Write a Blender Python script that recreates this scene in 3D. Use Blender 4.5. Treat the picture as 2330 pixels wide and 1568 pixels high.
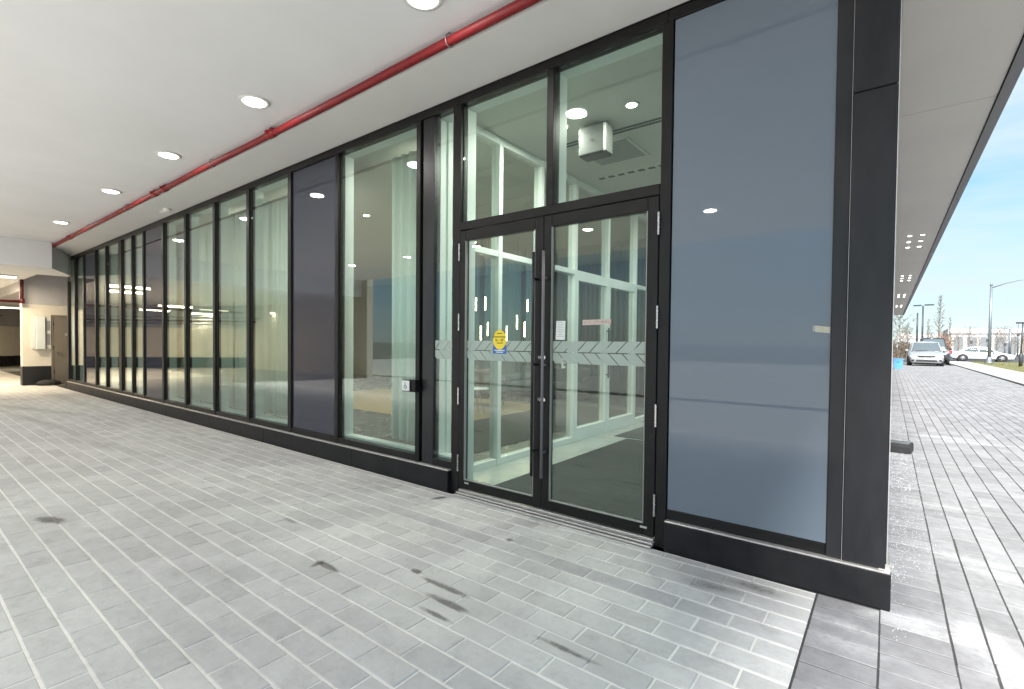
import bpy, bmesh, math, random
from mathutils import Vector, Matrix
random.seed(7)
for o in list(bpy.data.objects): bpy.data.objects.remove(o)
S = bpy.context.scene
COL = S.collection
R = math.radians

# ------------------------------------------------------------------ camera
cam_d = bpy.data.cameras.new('camera'); cam = bpy.data.objects.new('camera', cam_d); COL.objects.link(cam)
S.camera = cam
YAW, PITCH, ROLL = -0.676128, -0.02143, 0.0089847
cy_, sy_, cp_, sp_ = math.cos(YAW), math.sin(YAW), math.cos(PITCH), math.sin(PITCH)
fw = Vector((sy_*cp_, cy_*cp_, sp_)); rt = Vector((cy_, -sy_, 0)); up = rt.cross(fw)
c_, s_ = math.cos(ROLL), math.sin(ROLL)
rt2 = rt*c_ + up*s_; up2 = up*c_ - rt*s_
CAM = Vector((0, -3.43, 1.45))
cam.matrix_world = Matrix(((rt2.x, up2.x, -fw.x, CAM.x), (rt2.y, up2.y, -fw.y, CAM.y), (rt2.z, up2.z, -fw.z, CAM.z), (0, 0, 0, 1)))
cam_d.sensor_width = 36; cam_d.lens = 17.372; cam_d.shift_x = 0.01899; cam_d.shift_y = 0.00837
cam_d.clip_start = 0.05; cam_d.clip_end = 3000

# ------------------------------------------------------------------ world, sun, exposure
SUN_EL, SUN_AZ = 40, 168        # azimuth: degrees clockwise from +Y
W = bpy.data.worlds.new('World'); S.world = W; W.use_nodes = True
nt = W.node_tree; nt.nodes.clear()
out = nt.nodes.new('ShaderNodeOutputWorld'); bg = nt.nodes.new('ShaderNodeBackground'); bg.inputs[1].default_value = 0.05
sky = nt.nodes.new('ShaderNodeTexSky'); sky.sky_type = 'NISHITA'; sky.sun_disc = False
sky.sun_elevation = R(SUN_EL); sky.sun_rotation = R(SUN_AZ); sky.air_density = 1.0; sky.dust_density = 0.25; sky.ozone_density = 1.2
tc = nt.nodes.new('ShaderNodeTexCoord'); mp = nt.nodes.new('ShaderNodeMapping'); mp.inputs['Scale'].default_value = (1.2, 1.2, 6.5)
mp.inputs['Rotation'].default_value = (R(9), R(-7), 0)
nz = nt.nodes.new('ShaderNodeTexNoise'); nz.inputs['Scale'].default_value = 2.1; nz.inputs['Detail'].default_value = 7; nz.inputs['Roughness'].default_value = 0.55
rp = nt.nodes.new('ShaderNodeValToRGB'); rp.color_ramp.elements[0].position = 0.4; rp.color_ramp.elements[1].position = 0.66
rp.color_ramp.elements[0].color = (0.0, 0.0, 0.0, 1); rp.color_ramp.elements[1].color = (0.9, 0.9, 0.9, 1)
mx = nt.nodes.new('ShaderNodeMix'); mx.data_type = 'RGBA'; mx.inputs[7].default_value = (3.1, 3.6, 3.85, 1)
L = nt.links.new
L(tc.outputs['Generated'], mp.inputs[0]); L(mp.outputs[0], nz.inputs[0]); L(nz.outputs[0], rp.inputs[0]); L(rp.outputs[0], mx.inputs[0])
mb_ = nt.nodes.new('ShaderNodeMix'); mb_.data_type = 'RGBA'; mb_.inputs[0].default_value = 0.72; mb_.inputs[7].default_value = (1.35, 2.6, 3.5, 1)
L(sky.outputs[0], mb_.inputs[6]); L(mb_.outputs[2], mx.inputs[6]); L(mx.outputs[2], bg.inputs[0]); L(bg.outputs[0], out.inputs[0])
sun_d = bpy.data.lights.new('sun', 'SUN'); sun_d.energy = 2.4; sun_d.angle = R(13); sun_d.color = (1, 0.965, 0.925)
sun = bpy.data.objects.new('sun', sun_d); COL.objects.link(sun)
sd = Vector((math.sin(R(SUN_AZ))*math.cos(R(SUN_EL)), math.cos(R(SUN_AZ))*math.cos(R(SUN_EL)), math.sin(R(SUN_EL))))
sun.rotation_euler = sd.to_track_quat('Z', 'Y').to_euler()
S.view_settings.view_transform = 'Standard'; S.view_settings.look = 'None'; S.view_settings.gamma = 1
S.view_settings.exposure = 2.4
try: S.view_settings.use_curve_mapping = False
except Exception: pass
S.render.engine = 'CYCLES'
S.cycles.max_bounces = 6; S.cycles.transparent_max_bounces = 14; S.cycles.glossy_bounces = 3; S.cycles.diffuse_bounces = 4
S.cycles.caustics_reflective = False; S.cycles.caustics_refractive = False

# ------------------------------------------------------------------ mesh helpers
class MB:
    def __init__(s): s.v = []; s.f = []
    def add(s, vs, fs):
        n = len(s.v); s.v += [tuple(v) for v in vs]; s.f += [tuple(i+n for i in f) for f in fs]; return s
    def box(s, x0, x1, y0, y1, z0, z1, c=0.0):
        x0, x1 = min(x0, x1), max(x0, x1); y0, y1 = min(y0, y1), max(y0, y1); z0, z1 = min(z0, z1), max(z0, z1)
        if c <= 0:
            return s.add([(x0,y0,z0),(x1,y0,z0),(x1,y1,z0),(x0,y1,z0),(x0,y0,z1),(x1,y0,z1),(x1,y1,z1),(x0,y1,z1)],
                         [(3,2,1,0),(4,5,6,7),(0,1,5,4),(1,2,6,5),(2,3,7,6),(3,0,4,7)])
        c = min(c, (x1-x0)/2.2, (y1-y0)/2.2, (z1-z0)/2.2)
        m = bmesh.new(); bmesh.ops.create_cube(m, size=1)
        for v in m.verts: v.co = Vector(((x0+x1)/2+v.co.x*(x1-x0), (y0+y1)/2+v.co.y*(y1-y0), (z0+z1)/2+v.co.z*(z1-z0)))
        bmesh.ops.bevel(m, geom=list(m.edges), offset=c, segments=1, affect='EDGES', profile=0.5)
        m.verts.index_update()
        s.add([v.co[:] for v in m.verts], [[v.index for v in f.verts] for f in m.faces]); m.free(); return s
    def tube(s, pts, rad, n=10, caps=True):
        pts = [Vector(p) for p in pts]; rad = rad if isinstance(rad, (list, tuple)) else [rad]*len(pts)
        base = len(s.v); ref = None
        for i, p in enumerate(pts):
            t = (pts[min(i+1, len(pts)-1)]-pts[max(i-1, 0)]).normalized()
            a = Vector((0,0,1)) if abs(t.z) < 0.9 else Vector((1,0,0))
            u = t.cross(a).normalized() if ref is None else (ref - t*ref.dot(t)).normalized()
            ref = u; w = t.cross(u)
            for k in range(n):
                an = 2*math.pi*k/n; s.v.append(tuple(p+(u*math.cos(an)+w*math.sin(an))*rad[i]))
        for i in range(len(pts)-1):
            for k in range(n):
                a = base+i*n+k; b = base+i*n+(k+1) % n; s.f.append((a, b, b+n, a+n))
        if caps:
            s.f.append(tuple(base+k for k in range(n))[::-1]); e = base+(len(pts)-1)*n; s.f.append(tuple(e+k for k in range(n)))
        return s
    def lathe(s, prof, n=24, c=(0,0,0)):
        base = len(s.v)
        for r, z in prof:
            for k in range(n):
                a = 2*math.pi*k/n; s.v.append((c[0]+r*math.cos(a), c[1]+r*math.sin(a), c[2]+z))
        for i in range(len(prof)-1):
            for k in range(n):
                a = base+i*n+k; b = base+i*n+(k+1) % n; s.f.append((a, b, b+n, a+n))
        s.f.append(tuple(base+k for k in range(n))[::-1]); e = base+(len(prof)-1)*n; s.f.append(tuple(e+k for k in range(n)))
        return s
    def prism(s, poly, axis, a, b):
        # poly: 2D points; axis 'x','y','z' gives the extrusion direction
        def P(u, v, t): return {'x': (t,u,v), 'y': (u,t,v), 'z': (u,v,t)}[axis]
        n = len(poly)
        vs = [P(u,v,a) for u,v in poly]+[P(u,v,b) for u,v in poly]
        fs = [tuple(range(n))[::-1], tuple(range(n,2*n))]+[(i,(i+1)%n,n+(i+1)%n,n+i) for i in range(n)]
        return s.add(vs, fs)
    def build(s, name, mat, parent=None, smooth=False, loc=None):
        me = bpy.data.meshes.new(name); me.from_pydata(s.v, [], s.f); me.update()
        m = bmesh.new(); m.from_mesh(me); bmesh.ops.recalc_face_normals(m, faces=m.faces); m.to_mesh(me); m.free()
        if smooth: me.polygons.foreach_set('use_smooth', [True]*len(me.polygons))
        if mat: me.materials.append(mat)
        o = bpy.data.objects.new(name, me); COL.objects.link(o)
        if parent: o.parent = parent
        if loc: o.location = loc
        return o
def B(name, mat, parent, *a, c=0.0): return MB().box(*a, c=c).build(name, mat, parent)
def tag(o, label=None, cat=None, group=None, kind=None):
    if label: o['label'] = label
    if cat: o['category'] = cat
    if group: o['group'] = group
    if kind: o['kind'] = kind
    return o
def empty(name, loc, label=None, cat=None, group=None, rz=0):
    o = bpy.data.objects.new(name, None); COL.objects.link(o); o.location = loc; o.rotation_euler = (0,0,rz); o.empty_display_size = 0.1
    return tag(o, label, cat, group)
def copy_tree(o, parent=None):
    c = o.copy(); COL.objects.link(c); c.parent = parent
    for ch in o.children: copy_tree(ch, c)
    return c
ORD = ['first','second','third','fourth','fifth','sixth','seventh','eighth','ninth','tenth','eleventh','twelfth','thirteenth','fourteenth','fifteenth','sixteenth','seventeenth','eighteenth','nineteenth','twentieth']
def ray_dir(x, y):      # a pixel of the 2330 x 1568 picture, used only to measure the place
    f, cx, cy = 1124.37655, 1120.74218, 803.50034
    return rt2*((x-cx)/f) - up2*((y-cy)/f) + fw
def on(x, y, axis, val):
    d = ray_dir(x, y); t = (val-CAM[axis])/d[axis]; return CAM + d*t

# ------------------------------------------------------------------ materials
def mat(name, col, rough=0.6, metal=0.0, var=0.0, scale=6.0, bump=0.0, bscale=60.0, spec=0.5, stretch=None, col2=None, coat=0.0):
    m = bpy.data.materials.new(name); m.use_nodes = True; t = m.node_tree; b = t.nodes['Principled BSDF']
    b.inputs['Roughness'].default_value = rough; b.inputs['Metallic'].default_value = metal; b.inputs['Base Color'].default_value = (*col, 1)
    b.inputs['Specular IOR Level'].default_value = spec
    if coat: b.inputs['Coat Weight'].default_value = coat; b.inputs['Coat Roughness'].default_value = 0.04
    g = t.nodes.new('ShaderNodeNewGeometry'); vec = g.outputs['Position']
    if stretch:
        mpn = t.nodes.new('ShaderNodeMapping'); mpn.inputs['Scale'].default_value = stretch; t.links.new(vec, mpn.inputs[0]); vec = mpn.outputs[0]
    if var > 0:
        n = t.nodes.new('ShaderNodeTexNoise'); n.inputs['Scale'].default_value = scale; n.inputs['Detail'].default_value = 6; n.inputs['Roughness'].default_value = 0.6
        t.links.new(vec, n.inputs[0])
        r = t.nodes.new('ShaderNodeValToRGB'); r.color_ramp.elements[0].position = 0.3; r.color_ramp.elements[1].position = 0.72
        a = col; z = col2 if col2 else tuple(min(1, c*(1+var)) for c in col)
        lo = col if col2 else tuple(c*(1-var) for c in col)
        r.color_ramp.elements[0].color = (*lo, 1); r.color_ramp.elements[1].color = (*z, 1)
        t.links.new(n.outputs[0], r.inputs[0]); t.links.new(r.outputs[0], b.inputs['Base Color'])
        rr = t.nodes.new('ShaderNodeMapRange'); rr.inputs[3].default_value = max(0.02, rough-0.08); rr.inputs[4].default_value = min(1, rough+0.1)
        t.links.new(n.outputs[0], rr.inputs[0]); t.links.new(rr.outputs[0], b.inputs['Roughness'])
    if bump > 0:
        n2 = t.nodes.new('ShaderNodeTexNoise'); n2.inputs['Scale'].default_value = bscale; n2.inputs['Detail'].default_value = 4
        t.links.new(vec, n2.inputs[0]); bp = t.nodes.new('ShaderNodeBump'); bp.inputs['Strength'].default_value = bump; bp.inputs['Distance'].default_value = 0.01
        t.links.new(n2.outputs[0], bp.inputs['Height']); t.links.new(bp.outputs[0], b.inputs['Normal'])
    return m
def emit(name, col, st):
    m = bpy.data.materials.new(name); m.use_nodes = True; t = m.node_tree; t.nodes.clear()
    o = t.nodes.new('ShaderNodeOutputMaterial'); e = t.nodes.new('ShaderNodeEmission'); e.inputs[0].default_value = (*col, 1); e.inputs[1].default_value = st
    t.links.new(e.outputs[0], o.inputs[0]); return m
def glass(name, tint, r0=0.045, gr=0.0, pw=4.0, dirt=0.02):
    # thin architectural glass: tinted see-through plus a mirror that grows towards grazing angles, with a faint dusty film
    m = bpy.data.materials.new(name); m.use_nodes = True; t = m.node_tree; t.nodes.clear(); N = t.nodes.new
    o = N('ShaderNodeOutputMaterial'); tr = N('ShaderNodeBsdfTransparent'); tr.inputs[0].default_value = (*tint, 1)
    gl = N('ShaderNodeBsdfGlossy'); gl.inputs['Roughness'].default_value = gr; gl.inputs[0].default_value = (0.95, 0.98, 0.96, 1)
    lw = N('ShaderNodeLayerWeight'); lw.inputs[0].default_value = 0.5
    p = N('ShaderNodeMath'); p.operation = 'POWER'; p.inputs[1].default_value = pw
    ma = N('ShaderNodeMath'); ma.operation = 'MULTIPLY_ADD'; ma.inputs[1].default_value = 1-r0; ma.inputs[2].default_value = r0
    mxs = N('ShaderNodeMixShader'); l = t.links.new
    l(lw.outputs['Facing'], p.inputs[0]); l(p.outputs[0], ma.inputs[0]); l(ma.outputs[0], mxs.inputs[0]); l(tr.outputs[0], mxs.inputs[1]); l(gl.outputs[0], mxs.inputs[2])
    l(mxs.outputs[0], o.inputs[0]); return m
def paver_mat(name, lo, hi, rnd, stains=(), rough=0.95, pale=()):
    m = bpy.data.materials.new(name); m.use_nodes = True; t = m.node_tree; b = t.nodes['Principled BSDF']; N = t.nodes.new; l = t.links.new
    b.inputs['Roughness'].default_value = rough; b.inputs['Specular IOR Level'].default_value = 0.12
    g = N('ShaderNodeNewGeometry'); P = g.outputs['Position']
    if rnd == 'obj': oi = N('ShaderNodeObjectInfo'); rv = oi.outputs['Random']
    else: at = N('ShaderNodeAttribute'); at.attribute_name = 'rnd'; rv = at.outputs['Fac']
    n1 = N('ShaderNodeTexNoise'); n1.inputs['Scale'].default_value = 0.75; n1.inputs['Detail'].default_value = 5; l(P, n1.inputs[0])
    n2 = N('ShaderNodeTexNoise'); n2.inputs['Scale'].default_value = 26; n2.inputs['Detail'].default_value = 8; n2.inputs['Roughness'].default_value = 0.75; l(P, n2.inputs[0])
    n3 = N('ShaderNodeTexNoise'); n3.inputs['Scale'].default_value = 9; n3.inputs['Detail'].default_value = 4; l(P, n3.inputs[0])
    def M(op, a, c): 
        q = N('ShaderNodeMath'); q.operation = op
        for i, z in enumerate((a, c)):
            if isinstance(z, (int, float)): q.inputs[i].default_value = z
            else: l(z, q.inputs[i])
        return q.outputs[0]
    f = M('ADD', M('MULTIPLY', rv, 0.42), M('MULTIPLY', n1.outputs[0], 0.5))
    f = M('ADD', f, M('MULTIPLY', n2.outputs[0], 0.95)); f = M('ADD', f, M('MULTIPLY', n3.outputs[0], 0.75)); f = M('SUBTRACT', f, 0.81)
    mxn = N('ShaderNodeMix'); mxn.data_type = 'RGBA'; mxn.inputs[6].default_value = (*lo, 1); mxn.inputs[7].default_value = (*hi, 1); l(f, mxn.inputs[0])
    cur = mxn.outputs[2]
    n4 = N('ShaderNodeTexNoise'); n4.inputs['Scale'].default_value = 5.5; n4.inputs['Detail'].default_value = 9; n4.inputs['Roughness'].default_value = 0.78; l(P, n4.inputs[0])
    sp = N('ShaderNodeValToRGB'); sp.color_ramp.elements[0].position = 0.52; sp.color_ramp.elements[1].position = 0.82; sp.color_ramp.elements[0].color = (0,0,0,1); sp.color_ramp.elements[1].color = (0.42,0.42,0.42,1); l(n4.outputs[0], sp.inputs[0])
    ds = N('ShaderNodeMix'); ds.data_type = 'RGBA'; l(sp.outputs[0], ds.inputs[0]); l(cur, ds.inputs[6]); ds.inputs[7].default_value = (0.13, 0.115, 0.1, 1); cur = ds.outputs[2]
    def blob(cur, lst, colr, amt):
        for (sx, sy, rx, ry, an, st) in lst:
            mpn = N('ShaderNodeMapping'); mpn.vector_type = 'TEXTURE'; mpn.inputs['Location'].default_value = (sx, sy, 0); mpn.inputs['Rotation'].default_value = (0,0,R(an)); mpn.inputs['Scale'].default_value = (rx, ry, 1)
            l(P, mpn.inputs[0]); ln = N('ShaderNodeVectorMath'); ln.operation = 'LENGTH'; l(mpn.outputs[0], ln.inputs[0])
            d = M('MULTIPLY', M('SUBTRACT', M('ADD', 0.95, M('MULTIPLY', n3.outputs[0], 0.9)), ln.outputs['Value']), M('SUBTRACT', M('MULTIPLY', n2.outputs[0], 1.7), 0.35))
            cl = N('ShaderNodeClamp'); l(M('MULTIPLY', d, st), cl.inputs[0])
            mm = N('ShaderNodeMix'); mm.data_type = 'RGBA'; l(M('MULTIPLY', cl.outputs[0], amt), mm.inputs[0]); l(cur, mm.inputs[6]); mm.inputs[7].default_value = (*colr, 1); cur = mm.outputs[2]
        return cur
    cur = blob(cur, stains, (0.09, 0.078, 0.066), 0.72); cur = blob(cur, pale, (0.5, 0.5, 0.5), 0.55)
    l(cur, b.inputs['Base Color'])
    bp = N('ShaderNodeBump'); bp.inputs['Strength'].default_value = 0.35; bp.inputs['Distance'].default_value = 0.004; l(n2.outputs[0], bp.inputs['Height']); l(bp.outputs[0], b.inputs['Normal'])
    return m

M_frame = mat('dark_bronze_aluminium', (0.0095, 0.0088, 0.0088), 0.4, 0.0, 0.25, 9, spec=0.28)
M_frame2 = mat('charcoal_cladding', (0.014, 0.0145, 0.017), 0.32, 0.0, 0.35, 3.5, 0.03, 90, stretch=(3, 3, 0.8), spec=0.35, col2=(0.026, 0.026, 0.029))
M_plinth = mat('black_plinth_panel', (0.0075, 0.0075, 0.0095), 0.45, 0.0, 0.4, 5, 0.04, 90, spec=0.28, col2=(0.02, 0.02, 0.021))
M_alu = mat('pale_aluminium', (0.62, 0.6, 0.58), 0.35, 0.6, 0.12, 20)
M_chrome = mat('brushed_steel', (0.55, 0.54, 0.53), 0.25, 1.0, 0.1, 40)
M_white = mat('white_painted_frame', (0.74, 0.78, 0.76), 0.45, 0, 0.04, 4)
M_spandrel = mat('blue_grey_spandrel_glass', (0.15, 0.183, 0.225), 0.02, 0, 0, spec=0.5)
M_spandrel2 = mat('dark_slate_spandrel_glass', (0.05, 0.055, 0.074), 0.01, 0, 0, spec=0.5)
M_glass = glass('green_tinted_glass', (0.83, 0.905, 0.87), 0.045, 0.0, 3.4)
M_glass_in = glass('clear_inner_glass', (0.9, 0.93, 0.91), 0.055, 0.0, 4.0)
M_glass_car = mat('dark_car_glass', (0.09, 0.11, 0.12), 0.04, 0, 0.02, 1, spec=1.0)
M_frost = bpy.data.materials.new('frosted_film'); M_frost.use_nodes = True
_t = M_frost.node_tree; _b = _t.nodes['Principled BSDF']; _b.inputs['Base Color'].default_value = (0.42, 0.5, 0.45, 1); _b.inputs['Roughness'].default_value = 0.7
_tr = _t.nodes.new('ShaderNodeBsdfTransparent'); _m = _t.nodes.new('ShaderNodeMixShader'); _m.inputs[0].default_value = 0.85
_t.links.new(_tr.outputs[0], _m.inputs[1]); _t.links.new(_b.outputs[0], _m.inputs[2]); _t.links.new(_m.outputs[0], _t.nodes['Material Output'].inputs[0])
M_ceil = mat('white_stucco_ceiling', (0.85, 0.845, 0.855), 0.9, 0, 0.035, 0.8, 0.06, 45)
M_soffit = mat('pale_soffit_board', (0.74, 0.725, 0.71), 0.8, 0, 0.03, 1.2, 0.03, 60)
M_soffit_e = mat('beige_metal_soffit', (0.66, 0.635, 0.6), 0.6, 0, 0.05, 0.9, 0.02, 40)
M_fascia = mat('grey_fascia', (0.16, 0.16, 0.17), 0.5, 0.2, 0.1, 3)
M_red = mat('red_pipe_paint', (0.2, 0.003, 0.006), 0.55, 0, 0.18, 7, 0.03, 60)
M_darkred = mat('dark_red_pipe_paint', (0.09, 0.012, 0.014), 0.45, 0, 0.18, 7)
M_galv = mat('galvanised_steel', (0.35, 0.35, 0.36), 0.4, 0.8, 0.2, 20)
M_cream = mat('cream_painted_wall', (0.8, 0.74, 0.63), 0.85, 0, 0.06, 1.5, 0.05, 40)
M_mauve = mat('grey_concrete_beam', (0.56, 0.54, 0.55), 0.85, 0, 0.08, 1.2, 0.05, 30)
M_black = mat('black_paint', (0.014, 0.014, 0.015), 0.5, 0, 0.3, 4)
M_doorbr = mat('taupe_painted_door', (0.24, 0.205, 0.165), 0.5, 0, 0.08, 1.5)
M_pot = emit('warm_lamp_glow', (1, 0.96, 0.9), 2.6)
M_potring = mat('white_lamp_trim', (0.82, 0.81, 0.79), 0.4)
M_fluo = emit('fluorescent_glow', (1, 0.86, 0.6), 2.5)
M_pend = emit('pendant_glow', (1, 0.8, 0.5), 9)
M_lobbylamp = emit('lobby_lamp_glow', (1, 0.86, 0.62), 16)
M_asph = mat('asphalt', (0.055, 0.055, 0.057), 0.9, 0, 0.2, 8, 0.3, 90)
M_conc = mat('concrete', (0.46, 0.445, 0.415), 0.85, 0, 0.1, 2.5, 0.15, 60)
M_ground = mat('far_ground', (0.12, 0.12, 0.1), 0.95, 0, 0.3, 0.15)
M_soil = mat('dry_lawn_soil', (0.16, 0.15, 0.06), 0.95, 0, 0.3, 2)
M_grass = mat('grass_blade', (0.11, 0.13, 0.03), 0.7, 0, 0.4, 1.3, col2=(0.2, 0.17, 0.06))
M_tile = mat('pale_floor_tile', (0.5, 0.52, 0.49), 0.22, 0, 0.06, 5)
M_dtile = mat('dark_lobby_tile', (0.15, 0.15, 0.14), 0.25, 0, 0.08, 3)
M_matt = mat('charcoal_entrance_mat', (0.045, 0.047, 0.046), 0.95, 0, 0.35, 30, 0.4, 140, stretch=(3, 1, 1))
M_carpet = mat('dark_carpet', (0.06, 0.058, 0.053), 0.95, 0, 0.25, 18, 0.3, 150)
M_wood = mat('beige_wood_floor', (0.38, 0.29, 0.18), 0.35, 0, 0.2, 3, stretch=(1, 8, 1))
M_drape = mat('brown_grey_drape', (0.12, 0.105, 0.09), 0.9, 0, 0.15, 14, stretch=(4, 4, 0.3))
M_curtain = mat('pale_sheer_curtain', (0.8, 0.8, 0.74), 0.9, 0, 0.06, 12, stretch=(4, 4, 0.3))
M_lobwall = mat('lobby_wall_paint', (0.18, 0.178, 0.16), 0.8, 0, 0.06, 1)
M_lobceil = mat('lobby_ceiling_paint', (0.6, 0.6, 0.56), 0.85, 0, 0.04, 1)
M_heater = mat('heater_casing', (0.05, 0.053, 0.05), 0.5, 0, 0.1, 6)
M_vent = mat('grille_grey', (0.3, 0.31, 0.29), 0.6, 0.1, 0.1, 20)
M_slot = mat('black_slot', (0.02, 0.02, 0.02), 0.7)
M_brown = mat('brown_leather', (0.11, 0.085, 0.06), 0.5, 0, 0.25, 8, 0.1, 60)
M_sofa = mat('charcoal_upholstery', (0.05, 0.055, 0.05), 0.9, 0, 0.2, 12, 0.2, 90)
M_rubber = mat('black_rubber', (0.022, 0.022, 0.024), 0.8, 0, 0.35, 12, 0.2, 70)
M_salt = mat('white_salt_grain', (0.62, 0.63, 0.64), 0.7, 0, 0.05, 20)
M_blue = mat('blue_plastic', (0.09, 0.27, 0.58), 0.4, 0, 0.12, 8)
M_yellow = mat('yellow_vinyl', (0.85, 0.66, 0.03), 0.45)
M_bluev = mat('blue_vinyl', (0.03, 0.13, 0.4), 0.45)
M_paper = mat('white_paper', (0.76, 0.8, 0.78), 0.8, 0, 0.04, 30)
M_ink = mat('dark_ink', (0.04, 0.04, 0.045), 0.8)
M_inkg = mat('grey_ink', (0.35, 0.37, 0.37), 0.8)
M_pinktape = mat('pinkish_paper_tape', (0.56, 0.46, 0.41), 0.8, 0, 0.1, 40)
M_tape = mat('yellowed_tape', (0.5, 0.49, 0.38), 0.6, 0, 0.1, 40)
M_pole = mat('grey_galvanised_pole', (0.2, 0.22, 0.24), 0.45, 0.5, 0.1, 5)
M_dpole = mat('dark_pole', (0.05, 0.055, 0.06), 0.5, 0.2, 0.1, 5)
M_bark = mat('pale_bark', (0.2, 0.165, 0.13), 0.9, 0, 0.3, 20)
M_rust = mat('rust_dry_leaf', (0.33, 0.15, 0.07), 0.8, 0, 0.35, 1.2)
M_olive = mat('olive_leaf', (0.17, 0.16, 0.07), 0.8, 0, 0.35, 1.2)
M_twig = mat('twig_brown', (0.2, 0.16, 0.13), 0.9)
M_silver = mat('silver_car_paint', (0.36, 0.375, 0.385), 0.28, 0.35, 0.04, 2, coat=0.8)
M_carwhite = mat('white_car_paint', (0.62, 0.62, 0.63), 0.3, 0, 0.03, 2, coat=0.8)
M_carblack = mat('black_car_paint', (0.025, 0.026, 0.03), 0.3, 0, 0.05, 2, coat=0.8)
M_tyre = mat('tyre_rubber', (0.02, 0.02, 0.021), 0.85, 0, 0.2, 20)
M_rim = mat('alloy_rim', (0.5, 0.5, 0.52), 0.3, 0.8)
M_lens = mat('headlamp_lens', (0.7, 0.72, 0.74), 0.1, 0.2, spec=1)
M_redlens = mat('tail_lamp_lens', (0.35, 0.02, 0.02), 0.2, spec=1)
M_plate = mat('licence_plate', (0.7, 0.72, 0.78), 0.5)
M_store = mat('white_store_wall', (0.42, 0.42, 0.41), 0.8, 0, 0.08, 0.3)
M_store2 = mat('grey_store_wall', (0.45, 0.46, 0.47), 0.8, 0, 0.08, 0.3)
M_winfar = mat('far_window_glass', (0.2, 0.22, 0.24), 0.15, spec=1)
M_darkjoint = mat('dark_joint_sand', (0.06, 0.058, 0.056), 0.95, 0, 0.25, 30, 0.3, 200)

# ------------------------------------------------------------------ ground, paving, road (structure)
def struct(o): o['kind'] = 'structure'; return o
g = MB().add([(-700,-700,-0.12),(700,-700,-0.12),(700,900,-0.12),(-700,900,-0.12)], [(0,1,2,3)]).build('ground', M_ground); struct(g)

stain_pts = []
for (dx, dy, rx, ry, an, st) in [(745,1288,.10,.022,0,3),(722,1283,.05,.02,100,2.5),(948,1299,.04,.018,0,3),(1010,1335,.16,.02,0,3),(1020,1372,.13,.022,0,3),(990,1398,.1,.016,0,2.5),
        (115,1183,.13,.05,20,3),(1000,1133,.07,.03,60,2.5),(1290,1480,.16,.016,0,2),(660,1185,.09,.02,0,1.2),(1620,1335,.16,.05,10,1.1),(1700,1330,.12,.05,0,1.0),(1740,1345,.12,.05,0,.8),
        (1160,1228,.03,.02,0,2),(470,1300,.25,.12,30,.35),(1280,1255,.2,.12,10,.35),(740,1300,.35,.16,10,.3),(1010,1365,.4,.2,10,.35),(1300,1470,.4,.15,0,.25),(120,1195,.4,.18,0,.3),(1680,1330,.5,.14,5,.4),(900,1200,.7,.3,0,.22),(400,1150,1.2,.4,0,.22),(60,930,2.2,.12,15,.6),(90,960,2.0,.1,5,.6),(160,910,2.4,.14,0,.5),(230,1010,1.2,.12,10,.4)]:
    p = on(dx, dy, 2, 0); stain_pts.append((p.x, p.y, rx, ry, an, st))
pale_pts = [(0.08,-0.02,.17,.06,10,2),(0.12,-.10,.2,.06,0,2),(0.36,-.02,.1,.16,0,2),(0.5,-.25,.16,.2,0,1.4),(-.15,-.3,.16,.05,-10,1.5),(-.12,-.5,.16,.06,0,1.2),(0.42,1.2,.2,.1,0,1.2),(0.6,1.0,.2,.1,0,1),(0.9,.5,.3,.1,0,1),(.35,2.6,.3,.1,0,1),(.7,7.2,.4,.15,0,1.6),(1.0,6.9,.4,.12,0,1.3),(.4,14,.5,.12,0,1.4),(1.2,3.5,.3,.12,0,.9)]
PC = dict(lo=(0.47, 0.462, 0.452), hi=(0.69, 0.68, 0.667)); PO = dict(lo=(0.18, 0.178, 0.182), hi=(0.345, 0.341, 0.35))
MPc_o = paver_mat('light_grey_paver', rnd='obj', stains=stain_pts, **PC); MPc_a = paver_mat('light_grey_paver_mass', rnd='attr', stains=stain_pts, **PC)
MPo_o = paver_mat('charcoal_grey_paver', rnd='obj', pale=pale_pts, **PO); MPo_a = paver_mat('charcoal_grey_paver_mass', rnd='attr', pale=pale_pts, **PO)
def paver_mb(l, w, c=0.0035, j=0.0):
    x, y = l/2, w/2
    return MB().add([(-x,-y,-.055),(x,-y,-.055),(x,y,-.055),(-x,y,-.055),(-x,-y,-c),(x,-y,-c),(x,y,-c),(-x,y,-c),(-x+c,-y+c,0),(x-c,-y+c,0),(x-c,y-c,0),(-x+c,y-c,0)],
        [(0,1,5,4),(1,2,6,5),(2,3,7,6),(3,0,4,7),(4,5,9,8),(5,6,10,9),(6,7,11,10),(7,4,8,11),(8,9,10,11)])
def in_view(p):
    q = Vector(p)-CAM; z = q.dot(fw)
    if z < 0.2: return False
    a = 0.5-0.01899+q.dot(rt2)/z*(17.372/36); b = 0.5*(1568/2330)+0.00837*-1-(-q.dot(up2)/z)*(17.372/36)*1
    return -0.02 < a < 1.02 and b > -0.05
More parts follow.
